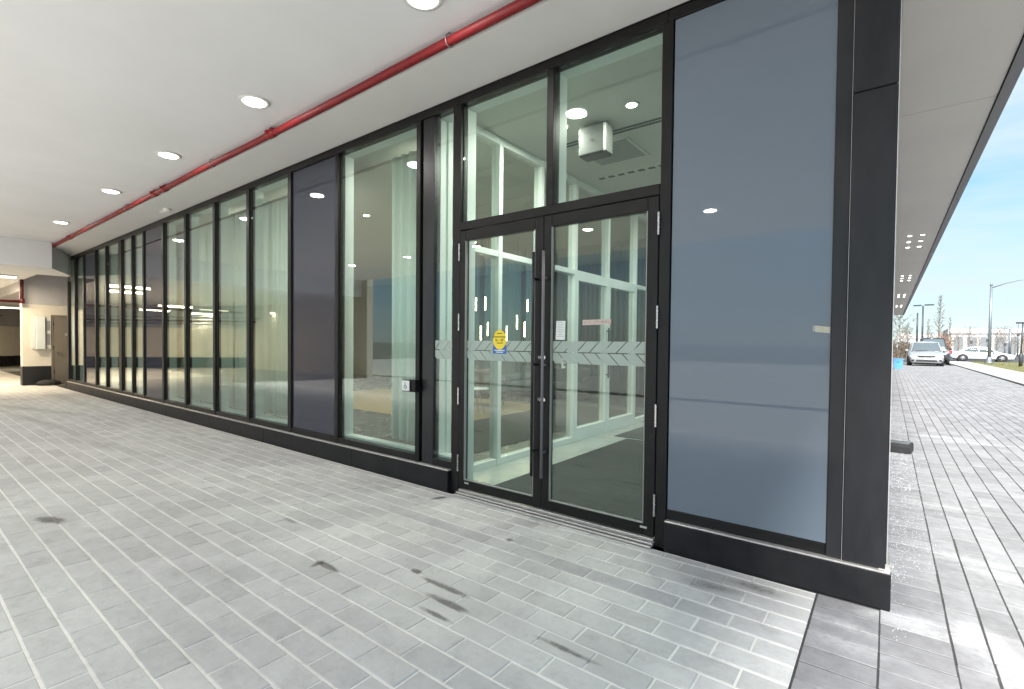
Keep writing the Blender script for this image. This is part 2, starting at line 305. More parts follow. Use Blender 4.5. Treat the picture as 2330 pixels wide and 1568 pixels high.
def lay(pavers, parent, m_obj, m_att, ch=.0035):
    # pavers: (x, y, len_x, len_y); the 300 nearest in view are objects, the rest one mass
    vis = sorted([p for p in pavers if in_view((p[0], p[1], 0))], key=lambda p: (Vector((p[0], p[1], 0))-CAM).length)
    near = vis[:300]; ns = set(near); meshes = {}
    for p in near:
        k = (round(p[2], 3), round(p[3], 3))
        if k not in meshes:
            o = paver_mb(*k, c=ch).build('paver', m_obj, parent); meshes[k] = o.data
        else:
            o = bpy.data.objects.new('paver', meshes[k]); COL.objects.link(o); o.parent = parent
        o.location = (p[0]+random.gauss(0, .0008), p[1]+random.gauss(0, .0008), random.gauss(0, .0009))
        o.rotation_euler = (random.gauss(0, .004), random.gauss(0, .003), random.gauss(0, .003))
    mb = MB(); rn = []
    for p in pavers:
        if p in ns: continue
        q = paver_mb(p[2], p[3], c=ch); dz = random.gauss(0, .001); sl = random.gauss(0, .004); s2 = random.gauss(0, .003)
        mb.add([(v[0]+p[0], v[1]+p[1], v[2]+dz+v[0]*s2+v[1]*sl) for v in q.v], q.f); rn += [random.random()]*12
    o = mb.build('pavers', m_att, parent); o['kind'] = 'stuff'
    a = o.data.attributes.new('rnd', 'FLOAT', 'POINT'); a.data.foreach_set('value', rn)
PL, PW, J = 0.276, 0.1535, 0.010
M_sandjoint = paver_mat('pale_joint_sand', (0.78, 0.755, 0.71), (0.97, 0.95, 0.91), 'attr', stains=[(a,b,c*1.15,d*1.3,e,f*1.3) for a,b,c,d,e,f in stain_pts])
base = struct(MB().box(-31,-0.3055,-5.05,-0.0,-.1,-.0045).build('driveway_paving', M_sandjoint))
pv = []
k = 0; y = -0.10
y0 = -1.632 + PW*10   # course lines fall on the measured joints
rows = [y0 - PW*i for i in range(-1, 33)]
for i, yt in enumerate(rows, -1):
    ytop = min(yt, -0.012); yb = yt-PW
    if ytop-yb < 0.04 or yb < -5.06: continue
    x = -0.302 - (0.0 if i % 2 else PL/2)
    off = -1.589 if i % 2 == 0 else -1.589+PL/2
    n0 = math.ceil((-21.0-off)/PL); n1 = math.floor((-0.302-off)/PL)
    edges = [off+PL*n for n in range(n0, n1+1)]
    if -0.302-edges[-1] > 0.06: edges.append(-0.302)
    else: edges[-1] = -0.302
    for a, b in zip(edges, edges[1:]):
        if b < -21 and yb > -.6: continue
        pv.append((round((a+b)/2, 4), round((ytop+yb)/2, 4), round(b-a-J, 3), round(ytop-yb-.0145, 3)))
lay(pv, base, MPc_o, MPc_a)
base2 = struct(MB().box(-0.305,3.985,-5.05,47.9,-.11,-.0045).build('street_paving', M_darkjoint))
pv = [(-0.1535, round(-.0005-.1575*(i+.5), 4), 0.281, .1485) for i in range(32)]; J2 = 0.009
yy = -5.04
while yy < 46:
    h = 0.1575
    pv.append((0.129, round(yy+h/2, 4), 0.27, round(h-J2, 3))); yy += h
x = 0.268; i = 0
while x < 3.9:
    w = 0.1365; yy = 0.26+.135*i-.315*math.ceil((5.2+.26+.135*i)/.315)
    while yy < 47.5:
        pv.append((round(x+w/2, 4), round(yy+.1575, 4), round(w-J2, 3), round(.315-J2, 3))); yy += .315
    x += w; i += 1
lay(pv, base2, MPo_o, MPo_a, .0018)
struct(B('kerb', M_conc, None, 3.99, 4.14, -5, 60, -.1, .075, c=.02))
sw = struct(B('sidewalk', M_conc, None, 4.145, 5.72, -25, 60, -.1, .07))
for i in range(20): B('slab_joint', M_darkjoint, sw, 4.15, 5.71, -20+i*4, -19.985+i*4, .069, .0735)
struct(B('lawn', M_soil, None, 5.725, 13.0, 24, 61.5, -.1, .06))
struct(B('cross_road', M_asph, None, -60, 90, 61.6, 73, -.1, -.0215))
struct(B('parking_lot', M_asph, None, -80, 120, 73.05, 118, -.1, -.03))
struct(B('covered_drive_lane', M_conc, None, -31, 3.98, -9.6, -5.055, -.1, -.012))  # unseen lane, made pale instead of asphalt to bounce daylight onto the ceiling
struct(B('opposite_pavement', M_conc, None, -31, 60, -37.9, -9.605, -.1, .05))
struct(B('garage_floor', M_conc, None, -45, -31.05, -14, 6, -.1, -.006))
gb = MB(); gr = random.Random(3)
for i in range(9000):
    x = gr.uniform(5.75, 12.5); y = gr.uniform(25, 61); h = gr.uniform(.03, .09); a = gr.uniform(0, 6.28); dx, dy = math.cos(a)*.012, math.sin(a)*.012
    gb.add([(x-dx,y-dy,.05),(x+dx,y+dy,.05),(x+gr.gauss(0,.03),y+gr.gauss(0,.03),.05+h)], [(0,1,2)])
tag(gb.build('grass', M_grass), 'dry yellow green lawn grass beside the pale sidewalk', 'grass', kind='stuff')

# ------------------------------------------------------------------ ceilings and soffits (structure)
ZC, ZB = 3.87, 3.77
struct(B('canopy_ceiling', M_ceil, None, -16.5, 0.84, -8.6, -.552, ZC, 4.3))
struct(B('window_bulkhead', M_soffit, None, -18.2, .012, -.551, .028, ZB, 4.29))
e_s = struct(MB().box(-.03, .76, .03, 46.0, 3.875, 4.3).build('street_soffit', M_slot))
ys = [.03, 3.3]+[3.3+6*i for i in range(1, 8)]+[46.0]
for a, b in zip(ys, ys[1:]): B('soffit_panel', M_soffit_e, e_s, .022, .755, a+.006, b-.006, 3.85, 3.8745, c=.003)
struct(B('canopy_fascia', M_fascia, None, .762, .845, -8.6, 46.05, 3.83, 4.6))
struct(B('canopy_roof', M_fascia, None, -45, .761, -8.6, 46.05, 4.305, 4.6))
# lower ceiling at the far end, with a slanted drop
struct(MB().prism([(-16.51,-8.6),(-16.51,-.64),(-18.05,.02),(-18.4,.02),(-18.4,-.64),(-31,-.64),(-31,-8.6)][::-1], 'z', 3.22, 4.28).build('low_ceiling', M_ceil))

# ------------------------------------------------------------------ far end wall and garage
ew = struct(MB().box(-20.95,-20.6,-.65,3.5,.59,3.95).build('end_wall', M_cream))
B('base_band', M_black, ew, -20.96, -20.59, -.66, .03, 0, .59, c=.01)
B('upper_band', M_mauve, ew, -20.97, -20.585, -.66, 3.4, 2.5, 3.94)
B('wall_footing', M_cream, ew, -20.94, -20.62, 1.01, 3.5, 0, .588)
ed = empty('service_door', (-20.6, .5, 0), 'taupe steel service door beside the white wall cabinet at the far end', 'door')
o = MB().box(-.03, .05, -.44, .5, .01, 2.13, c=.01).build('door_leaf', M_doorbr, ed)
B('door_frame', M_doorbr, ed, -.02, .065, -.49, -.445, .01, 2.19); B('door_frame', M_doorbr, ed, -.02, .065, -.443, .5, 2.135, 2.19)
MB().tube([(.05,-.36,1.0),(.1,-.36,1.0),(.1,-.25,1.0)], .012, 8).build('lever_handle', M_chrome, ed)
B('lock_plate', M_alu, ed, .05, .058, -.17, -.11, 1.55, 1.62)
for z in (.35, 1.1, 1.85): MB().tube([(.06,-.44,z),(.06,-.44,z+.11)], .012, 8).build('hinge', M_black, ed)
cab = empty('wall_cabinet', (-20.58, -.19, 1.1), 'white metal wall cabinets mounted on the cream end wall', 'cabinet')
B('housing', M_white, cab, 0, .12, -.17, .05, 0, 1.05, c=.008); B('cabinet_door', M_white, cab, .122, .14, -.16, .04, .02, 1.02, c=.005)
B('side_panel', M_soffit, cab, 0, .05, -.26, -.175, .04, .98, c=.006); B('side_panel', M_soffit, cab, 0, .07, .07, .19, .03, .99, c=.006)
B('louvre', M_vent, cab, .0705, .075, .09, .17, .6, .9); B('louvre', M_vent, cab, .0705, .075, .09, .17, .15, .5)
bagm = MB()
for s in range(9):
    a = s/8*math.pi
bg_ = MB().lathe([(.02,.0),(.2,.01),(.24,.05),(.2,.12),(.1,.17),(.02,.18)], 14).build('floor_bag', M_rubber, None, True, (-20.32, -.1, -.002)); bg_.scale = (1, 1.3, 1)
tag(bg_, 'black lump of sheeting on the ground below the white wall cabinets', 'bag')
rp_ = empty('drop_pipe', (-20.4, -.68, 2.55), 'dark red sprinkler pipe dropping below the low ceiling at the far end', 'pipe')
MB().tube([(0,0,.67),(0,0,.03)], .045, 10).build('riser', M_darkred, rp_, True)
MB().tube([(0,0.0,0),(-.0,-5,.0)], .04, 10).build('branch', M_darkred, rp_, True)
MB().lathe([(.06,-.05),(.065,-.04),(.065,.09),(.06,.1)], 12, (0,0,0)).build('elbow', M_darkred, rp_, True)
MB().tube([(0,-.5,.67),(0,-.5,.03)], .012, 6).build('hanger_rod', M_darkred, rp_)
struct(B('garage_ceiling', M_mauve, None, -45, -20.98, -.635, 7, 2.92, 3.9)); struct(B('garage_side_wall', M_cream, None, -45, -20.96, 6.0, 6.2, 0, 2.915))
struct(B('garage_south_wall', M_cream, None, -45, -16.2, -8.9, -8.61, -.05, 4.3)); struct(B('garage_west_wall', M_cream, None, -45.3, -45.01, -8.9, 6.2, -.05, 4.3))
# garage beyond
P1, P2 = Vector((-33.5,-.75,0)), Vector((-23.2,-11.65,0)); gd = (P2-P1).normalized(); gn = Vector((gd.y,-gd.x,0)); gn = -gn if gn.dot(Vector((1,0,0))) < 0 else gn
def gwall(name, m, par, t0, t1, off0, off1, z0, z1):
    a = P1+gd*t0; b = P1+gd*t1
    return MB().prism([tuple((a+gn*off0)[:2]), tuple((b+gn*off0)[:2]), tuple((b+gn*off1)[:2]), tuple((a+gn*off1)[:2])], 'z', z0, z1).build(name, m, par)
LN = (P2-P1).length
gw = struct(gwall('garage_wall', M_cream, None, -9, LN, -.3, 0, 0, 2.05))
gwall('base_band', M_black, gw, -8.99, LN-.01, 0.003, .02, .02, .55)
gwall('upper_wall', M_mauve, gw, -9.01, LN+.01, -.31, -.2, 2.055, 3.2)
for i in range(5): gwall('wall_bumper', M_rubber, gw, -3.2+i*1.5, -2.4+i*1.5, .021, .06, .06, .56)
for k, (t, off, z) in enumerate([(3.2, .35, 2.25), (3.2, .5, 2.4), (3.2, .8, 2.55)]):
    a = P1+gd*-.8+gn*off; b = P1+gd*(LN-.2)+gn*off
    tag(MB().tube([(a.x,a.y,z),(b.x,b.y,z)], .05, 8).build('garage_pipe', M_darkred if k == 1 else M_galv, None, True), '%s horizontal pipe along the far garage wall' % ['low grey','dark red','upper grey'][k], 'pipe', 'pipes along the garage wall')
fl = []
for k, (x, y, a) in enumerate([(-25,-2.2,90),(-26.2,-4.4,90),(-24.4,-6.2,90),(-22.5,-4.0,90),(-27.5,-7.0,90),(-19.2,-1.55,90),(-21.3,-2.05,90),(-23.5,-9,90),(on(10,697,2,2.86).x,on(10,697,2,2.86).y,90)]):
    z = 2.85 if x < -21.5 else 3.2
    e = empty('fluorescent_light', (x, y, z), 'lit fluorescent batten light, %s from the low ceiling edge in the far garage' % ['fifth','seventh','fourth','third','eighth','first','second','sixth','ninth'][k], 'light', 'fluorescent battens at the far end', R(a))
    MB().box(-.62,.62,-.07,.07,-.03,.012,c=.008).build('housing', M_white, e); MB().tube([(-.6,0,-.05),(.6,0,-.05)], .022, 8).build('tube', M_fluo, e, True)
    ld = bpy.data.lights.new('tube_light', 'AREA'); ld.shape = 'RECTANGLE'; ld.size = 1.2; ld.size_y = .08; ld.energy = 9 if x < -21.5 else 20; ld.color = (1,.84,.6)
    lo = bpy.data.objects.new('tube_light', ld); COL.objects.link(lo); lo.parent = e; lo.location = (0,0,-.09)

# ------------------------------------------------------------------ storefront
sf = empty('glazed_storefront', (0,0,0), 'dark framed glass lobby front with double doors and blue grey corner panel', 'storefront')
YF, YG = .04, .085     # frame face, glass
ZS, ZH = .285, 3.69
mull = [(-5.241,-5.172),(-6.335,-6.25),(-7.523,-7.437),(-8.705,-8.62),(-9.915,-9.83),(-11.025,-10.94),(-12.145,-12.06),(-12.875,-12.79),(-13.76,-13.56),(-14.825,-14.74),(-15.735,-15.65),(-16.865,-16.78),(-17.805,-17.72),(-18.65,-18.5)]
def mullion(a, b, z0=.216, z1=3.69, inner=True, d=.1):
    B('mullion', M_frame, sf, a, b, YF, YF+d, z0, z1, c=.004)
    if inner: B('inner_mullion', M_white, sf, a+.002, b-.002, YF+d+.001, .265, z0+.01, z1, c=.003)
    mb = MB()
    for x in (a-.009, b): mb.box(x+.0005, x+.0085, YF+.035, YF+.05, ZS+.003, ZH-.003)
    mb.build('gasket', M_slot, sf)
for a, b in mull: mullion(a, b, z1=3.69 if a > -18 else 3.1)
# double mullion by the push button
B('mullion', M_frame, sf, -3.806, -3.745, YF, .14, .216, 3.69, c=.004); B('mullion_recess', M_slot, sf, -3.744, -3.716, YF+.05, .139, .217, 3.689)
B('mullion', M_frame2, sf, -3.715, -3.553, YF+.012, .14, .216, 3.69, c=.006); B('inner_mullion', M_white, sf, -3.804, -3.555, .141, .25, .01, 3.69, c=.003)
mullion(-3.289, -3.19, .0, 3.69); mullion(-1.283, -1.206, .0, 3.69, True)
# head, sill, ledge, plinth per bay
heads = [-18.5,-13.66,-8.66,-3.24,-1.245]
for a, b in zip(heads, heads[1:]):
    B('head_frame', M_frame, sf, a+.001, b-.001, YF-.004, .142, ZH+.001, ZB-.002, c=.004); B('inner_head', M_white, sf, a+.001, b-.001, .1435, .27, ZH+.003, ZB+.03)
B('head_frame', M_frame, sf, -1.244, -.19, YF-.002, .142, ZH+.001, ZB-.002, c=.004)
edges = [mull[-1][1]]+[m for p in mull[-2::-1] for m in p]+[-3.806]
bays = [(edges[i], edges[i+1]) for i in range(0, len(edges), 2)]
for a, b in bays+[(-3.553,-3.289),(-1.206,-.267)]:
    B('sill_frame', M_frame, sf, a+.0005, b-.0005, YF+.006, .14, .217, ZS-.001, c=.004)
    B('inner_sill', M_white, sf, a+.001, b-.001, .141, .26, .1, ZS+.02)
B('ledge_trim', M_alu, sf, -18.6, -3.292, .001, YF+.03, .2045, .2155, c=.003)
B('ledge_trim', M_alu, sf, -1.203, .03, .001, YF+.03, .2045, .2155, c=.003)
px = [-18.6,-15.9,-13.3,-10.7,-8.75,-6.93,-4.83,-3.293]
for a, b in zip(px, px[1:]): B('plinth_panel', M_plinth, sf, a+.003, b-.003, 0, .06, .006, .2035, c=.004)
B('plinth_panel', M_plinth, sf, -1.203, .034, 0, .06, .006, .2035, c=.004)
B('plinth_foot', M_slot, sf, -18.6, -3.3, .012, .055, -.03, .0055); B('plinth_foot', M_slot, sf, -1.2, .03, .012, .055, -.03, .0055)
B('plinth_core', M_slot, sf, -18.6, -3.3, .0605, .139, -.03, .2035); B('plinth_core', M_slot, sf, -1.2, -.02, .0605, .139, -.03, .2035)
# corner column cladding
B('corner_trim', M_frame2, sf, -.2665, -.1905, YF-.004, .16, .216, 3.768, c=.005)
B('corner_column', M_frame2, sf, -.1885, .012, YF-.012, .22, .216, 2.869, c=.006); B('corner_column', M_frame2, sf, -.1885, .012, YF-.012, .22, 2.873, 3.768, c=.006)
B('corner_bead', M_alu, sf, .0125, .0165, YF-.008, YF+.004, .216, 3.768); B('corner_bead', M_alu, sf, -.1903, -.1887, YF-.009, YF, .216, 3.768)
B('column_foot', M_alu, sf, -.02, .03, YF-.0105, .2, .216, .25)
# panes
dark = {(-6.25,-5.241), (-12.06,-11.025), (-16.78,-15.735)}
for a, b in bays:
    if any(abs(a-d[0]) < .02 and abs(b-d[1]) < .02 for d in dark): B('spandrel_panel', M_spandrel2, sf, a+.0095, b-.0095, YG-.02, YG, ZS+.002, ZH-.002)
    else: B('window_pane', M_glass, sf, a+.0095, b-.0095, YG-.01, YG, ZS+.002, ZH-.002)
B('window_pane', M_glass, sf, -3.552, -3.2985, YG-.01, YG, ZS+.002, ZH-.002)
B('spandrel_panel', M_spandrel, sf, -1.1965, -.268, YG-.035, YG-.012, ZS+.002, ZH-.002)
B('panel_backing', M_slot, sf, -1.2, -.2, .15, .2, .02, 3.7)
# transom over the doors
B('transom_bar', M_frame, sf, -3.189, -1.284, YF-.002, .15, 2.505, 2.583, c=.004); B('mullion', M_frame, sf, -2.236, -2.17, YF, .14, 2.5835, 3.69, c=.004)
B('inner_mullion', M_white, sf, -2.234, -2.172, .141, .26, 2.584, 3.69, c=.003); B('inner_transom', M_white, sf, -3.188, -1.285, .151, .24, 2.51, 2.58)
B('window_pane', M_glass, sf, -3.18, -2.237, YG-.01, YG, 2.586, ZH-.001); B('window_pane', M_glass, sf, -2.169, -1.292, YG-.01, YG, 2.586, ZH-.001)
th = MB(); th.box(-3.189, -1.284, -.035, .15, .004, .016, c=.003); th.box(-3.189, -1.284, .0, .13, .0165, .03, c=.003); th.box(-3.185,-1.29,.035,.1,.0305,.05,c=.003)
tho = th.build('threshold', M_alu, sf); B('threshold_groove', M_slot, tho, -3.18, -1.29, -.012, -.004, .0155, .0168); B('threshold_groove', M_slot, tho, -3.18, -1.29, .012, .02, .0295, .0308)
def leaf(x0, x1, meet, lab):
    gx0, gx1 = (x0+.07, x1-.08) if meet == 'r' else (x0+.075, x1-.078)
    d = empty('door', ((x0+x1)/2, YF, 0)); d.parent = sf; d['label'] = lab
    cx = (x0+x1)/2
    def bb(n, m, a, b, y0, y1, z0, z1, c=0): return B(n, m, d, a-cx, b-cx, y0, y1, z0, z1, c=c)
    fr = MB(); y0, y1 = -.006, .05
    fr.box(x0-cx, gx0-cx, y0, y1, .062, 2.498, c=.004); fr.box(gx1-cx, x1-cx, y0, y1, .062, 2.498, c=.004)
    fr.box(gx0-cx+.0005, gx1-cx-.0005, y0+.001, y1-.001, .062, .146, c=.004); fr.box(gx0-cx+.0005, gx1-cx-.0005, y0+.001, y1-.001, 2.402, 2.498, c=.004)
    fr.build('leaf_frame', M_frame, d)
    bd = MB(); bd.box(gx0-cx, gx0-cx+.006, y0-.001, .02, .147, 2.401); bd.box(gx1-cx-.006, gx1-cx, y0-.001, .02, .147, 2.401); bd.box(gx0-cx+.009, gx1-cx-.009, y0-.001, .02, .147, .153)
    bd.build('glazing_bead', M_vent, d)
    bb('window_pane', M_glass, gx0+.0085, gx1-.0085, .021, .031, .157, 2.4015)
    hx = (x1-.055) if meet == 'r' else (x0+.04)
    hb = MB(); hb.tube([(hx-cx,-.07,.34),(hx-cx,-.07,2.2)], .0125, 12)
    for z in (.55, 1.27, 1.98): hb.tube([(hx-cx,-.07,z),(hx-cx,-.004,z)], .011, 8)
    hb.build('pull_handle', M_frame2 if meet == 'r' else M_fascia, d, True)
    kx = (x1-.02) if meet == 'r' else x0+.02
    for z in (.98, 1.33): MB().tube([(kx-cx,-.018,z),(kx-cx,-.006,z)], .016, 12).build('lock_cylinder', M_chrome, d)
    ex = x0 if meet == 'r' else x1
    for z in (.22, .86, 1.56, 2.22): MB().tube([(ex-cx+(-.004 if meet == 'r' else .004),-.012,z),(ex-cx+(-.004 if meet == 'r' else .004),-.012,z+.16)], .0085, 8).build('hinge', M_chrome, d)
    bb('kick_label', M_alu, (gx0+.01 if meet == 'r' else x1-.1), (gx0+.06 if meet == 'r' else x1-.05), y0-.002, y0, .115, .13)
    film(d, gx0+.01-cx, gx1-.01-cx, .0185, 7); return d
def film(par, x0, x1, yy, n):
    # frosted chevron band: slanted tiles in two rows, clear gaps between them
    z0, zm, z1 = 1.285, 1.375, 1.465; w = (x1-x0)/n; gp = .009; s = .085
    for row in (0, 1):
        for i in range(-1, n+1):
            a = x0+i*w+(w*.45 if row == 0 else 0); b = a+w-gp
            za, zb = (zm+.0035, z1) if row else (z0, zm-.0035)
            lo_s, hi_s = (0, s) if row else (s, 0)
            poly = [(a+lo_s, za), (b+lo_s, za), (b+hi_s, zb), (a+hi_s, zb)]
            # clip to the pane
            def clip(poly, xx, keep):
                r = []
                for p, q in zip(poly, poly[1:]+poly[:1]):
                    ip, iq = keep(p[0]), keep(q[0])
                    if ip: r.append(p)
                    if ip != iq: t = (xx-p[0])/(q[0]-p[0]); r.append((xx, p[1]+t*(q[1]-p[1])))
                return r
            poly = clip(poly, x0, lambda v: v >= x0)
            if len(poly) > 2: poly = clip(poly, x1, lambda v: v <= x1)
            if len(poly) < 3 or max(p[0] for p in poly)-min(p[0] for p in poly) < .01: continue
            MB().prism(poly, 'y', yy, yy+.001).build('frosted_tile', M_frost, par)
dl = leaf(-3.185, -2.249, 'r', 'left glass door leaf with the yellow sticker'); dr = leaf(-2.245, -1.288, 'l', 'right glass door leaf with the paper tape strip')
film(sf, -3.545, -3.305, YG-.014, 2)

# east (street) side of the building, same system
es = empty('street_side_storefront', (0,.25,0), 'dark framed glazing running along the street side behind the corner column', 'storefront')
ebz = [(.25 if i == 0 else .25+1.6*i) for i in range(30)]
for i, a in enumerate(ebz[:-1]):
    b = ebz[i+1]
    if i: B('mullion', M_frame, es, -.13, -.03, a-.25-.04, a-.25+.04, .216, 3.87, c=.004)
    y0 = a-.25+(.041 if i else 0); y1 = b-.25-.041
    B('window_pane', M_glass, es, -.075, -.065, y0, y1, .29, 3.7); B('sill_frame', M_frame, es, -.12, -.035, y0, y1, .217, .288); B('head_frame', M_frame, es, -.12, -.035, y0, y1, 3.701, 3.868)
    B('plinth_panel', M_plinth, es, -.13, -.012, y0-.038, y1+.038, -.03, .215)
# ------------------------------------------------------------------ red sprinkler pipe
rpipe = empty('red_sprinkler_pipe', (0, -.6, 3.8), 'long bright red sprinkler pipe along the ceiling edge above the windows', 'pipe')
pts = [(.5,0,0.006)]+[(-x*1.5, random.gauss(0,.003), random.gauss(0,.003)) for x in range(0, 12)]+[(-17.2,0,0)]
MB().tube(pts, .036, 14).build('pipe', M_red, rpipe, True)
def dpx(px, py): p = on(px, py, 1, -.6); return p.x
for x in [dpx(617,313), dpx(375,438), dpx(352,447), dpx(160,549), -1.0]:
    MB().tube([(x-.07,0,0),(x-.06,0,0),(x+.06,0,0),(x+.07,0,0)], [.045,.05,.05,.045], 14).build('coupling', M_red, rpipe, True)
    MB().box(x-.02, x+.02, -.07, -.045, -.02, .02, c=.004).build('coupling_bolt', M_red, rpipe)
for x in [dpx(1275,10), dpx(1022,100), dpx(618,305), dpx(483,375), dpx(288,476), dpx(203,522)]:
    MB().tube([(x, .0, .07),(x,-.035,.035),(x,-.042,0),(x,-.03,-.03),(x,0,-.043),(x,.03,-.03),(x,.042,0),(x,.03,.04),(x,0,.066)], .005, 6).build('clevis_hanger', M_galv, rpipe, True)
    MB().tube([(x,0,.06),(x,0,.068)], .006, 6).build('hanger_rod', M_galv, rpipe)
p = on(375, 478, 2, 3.765)
sp = empty('soffit_sensor', (p.x, p.y, 3.77), 'small white sensor bracket under the bulkhead by the far windows', 'sensor')
MB().tube([(-.16,-.02,-.02),(.1,0,-.03)], .018, 8).build('rod', M_potring, sp, True); MB().lathe([(.06,-.0),(.06,-.03),(.03,-.05)], 14, (.12,0,0)).build('head', M_potring, sp, True)

# ------------------------------------------------------------------ ceiling downlights
SPOT = 3.0
def pot(x, y, z, r, lab, grp, power):
    e = empty('ceiling_downlight', (x, y, z), lab, 'downlight', grp)
    MB().lathe([(r*1.0,-.001),(r*1.32,-.003),(r*1.3,-.014),(r*1.05,-.016),(r*1.0,-.010)], 28).build('trim_ring', M_potring, e, True)
    MB().lathe([(r*.98,-.0165),(r*.9,-.02),(r*.5,-.024),(r*.01,-.025)], 24).build('lens', M_pot, e, True)
    if power:
        ld = bpy.data.lights.new('lamp', 'AREA'); ld.shape = 'DISK'; ld.size = r*1.9; ld.energy = power; ld.color = (1,.955,.89)
        lo = bpy.data.objects.new('lamp', ld); COL.objects.link(lo); lo.parent = e; lo.location = (0,0,-.027)
    return e
sc = (ZC-1.45)/(3.9-1.45)
for ri, (yy, rn) in enumerate([(-.982,'row beside the red pipe'),(-5.85,'middle row over the drive lane')]):
    for k, xx in enumerate([-2.63,-5.12,-7.5,-10.08,-13.62] if ri == 0 else [-2.55,-5.0,-8.1,-10.7,-13.3]):
        X = xx*sc if ri == 0 else xx; Y = -3.43+(yy+3.43)*sc if ri == 0 else yy
        pot(X, Y, ZC, .11, 'lit round downlight, %s from the street in the %s' % (ORD[k], rn), 'canopy downlights', SPOT)
for gi, y0 in enumerate([10.6, 18.4, 26.2, 34.0]):
    for j in range(3):
        for s, xx in enumerate((.3, .51)):
            pot(xx, y0+j*.8, 3.85, .038, 'small lit soffit spotlight, %s cluster from the corner, %s pair, %s side' % (ORD[gi], ['near','middle','far'][j], ['wall','kerb'][s]), 'street soffit spotlights', 0)

# ------------------------------------------------------------------ things on the door and front
def ell(cx, cz, rx, rz, n=24, a0=0, a1=2*math.pi): return [(cx+rx*math.cos(a0+(a1-a0)*i/n), cz+rz*math.sin(a0+(a1-a0)*i/n)) for i in range(n)]
st = empty('door_sticker', (-2.717, YF+.0165, 1.45), 'yellow and blue round warning sticker on the left glass door', 'sticker')
MB().prism([(-.075,-.1),(.075,-.1),(.078,-.055),(.068,-.02),(-.068,-.02),(-.078,-.055)], 'y', -.0008, .0).build('blue_base', M_bluev, st)
MB().prism(ell(0,.025,.073,.088), 'y', -.0016, -.0009).build('yellow_disc', M_yellow, st)
MB().prism([(-.078,.046),(.078,.046),(.078,.054),(-.078,.054)], 'y', -.0024, -.0017).build('dark_line', M_ink, st)
for z, a, b in ((.078,-.03,.03),(.026,-.05,-.03),(.026,-.006,.0),(.026,.02,.045),(.012,-.045,-.015),(.012,.01,.04),(-.008,-.03,.035)): MB().prism([(a,z),(b,z),(b,z+.007),(a,z+.007)], 'y', -.0024, -.0017).build('print_mark', M_ink, st)
for z, w in ((-.074,.058),(-.09,.04)): MB().prism([(-w,z),(w,z),(w,z+.008),(-w,z+.008)], 'y', -.0016, -.0009).build('white_line', M_paper, st)
pn = empty('paper_notice', (-2.09, YF+.0165, 1.553), 'white printed paper notice taped beside the door pull handle', 'notice')
MB().prism([(-.045,-.075),(.043,-.077),(.045,.077),(-.04,.078)], 'y', -.0008, 0).build('sheet', M_paper, pn)
rr = random.Random(5)
for i in range(9):
    w = rr.uniform(.012,.032); z = .062-i*.014; MB().prism([(-w,z),(w,z),(w,z+.003),(-w,z+.003)], 'y', -.0014, -.0009).build('text_line', M_inkg, pn)
tp = empty('paper_tape', (-1.768, YF+.0165, 1.615), 'pinkish handwritten paper tape strip on the right glass door', 'tape')
MB().prism([(-.122,-.022),(.118,-.019),(.122,.02),(-.12,.019)], 'y', -.0008, 0).build('strip', M_pinktape, tp)
xx = -.11
while xx < .1:
    pl = []; n = rr.randint(2, 4); w = rr.uniform(.008, .016); q = [(xx+rr.uniform(0,w), -.0012, rr.uniform(-.012,.012)) for _ in range(n)]
    MB().tube(q, .0011, 4).build('pen_stroke', M_ink, tp); xx += w+rr.uniform(.001, .004)
yt = empty('yellowed_tape', (-.31, YG-.0355, 1.55), 'short yellowed tape stuck on the blue grey panel next to the corner column', 'tape')
MB().prism([(-.035,-.02),(.04,-.028),(.04,.008),(-.035,.018)], 'y', -.001, -.0002).build('strip', M_tape, yt); MB().prism([(-.046,-.016),(-.036,-.016),(-.036,.016),(-.046,.016)], 'y', -.001, -.0002).build('end_mark', M_inkg, yt)
pb = empty('door_push_button', (-3.84, -.03, 1.0), 'square white accessible door push button on the dark mullion', 'push button')
B('back_box', M_frame, pb, .0, .11, -.0, .07, -.062, .062, c=.005); B('button_rim', M_frame2, pb, -.075, .0, -.012, .05, -.06, .06, c=.004)
B('button_plate', M_paper, pb, -.068, .045, -.02, -.0125, -.052, .052, c=.003)
sy = MB(); sy.tube([(-.015,-.022,.025),(-.015,-.022,.0),(.005,-.022,.0),(.012,-.022,-.02)], .003, 5); sy.tube([(-.012+.018*math.cos(a*.5+2),-.022,-.012+.018*math.sin(a*.5+2)) for a in range(9)], .0025, 5); sy.lathe([(.001,-.003),(.005,0),(.001,.003)], 8, (-.016,-.022,.034))
sy.build('wheelchair_symbol', M_ink, pb)

# ------------------------------------------------------------------ interior
struct(B('vestibule_floor', M_tile, None, -3.62, -.14, .142, 7.4, -.02, .012)); struct(B('lobby_floor', M_dtile, None, -19, -3.625, .142, 9.7, -.02, .010))
lf = bpy.data.objects['lobby_floor']
for i in range(11): B('floor_joint', M_vent, bpy.data.objects['vestibule_floor'], -3.61, -.16, .3+i*.64, .304+i*.64, .0118, .0128)
tag(B('entrance_mat', M_matt, None, -3.06, -.35, .33, 3.65, .0125, .022, c=.004), 'charcoal ribbed entrance mat on the vestibule floor just inside the doors', 'mat')
tag(B('entrance_mat', M_matt, None, -3.3, -.35, 3.72, 6.6, .0125, .022, c=.004), 'second charcoal entrance mat deeper inside the vestibule', 'mat')
tag(B('lobby_carpet', M_carpet, None, -5.9, -4.15, .9, 9.2, .0105, .02, c=.004), 'dark charcoal carpet on the lobby floor behind the inner glass screen', 'carpet')
wf = struct(MB().box(-12, -5.91, 2.9, 6.2, .0, .0135).build('wood_floor', M_slot))
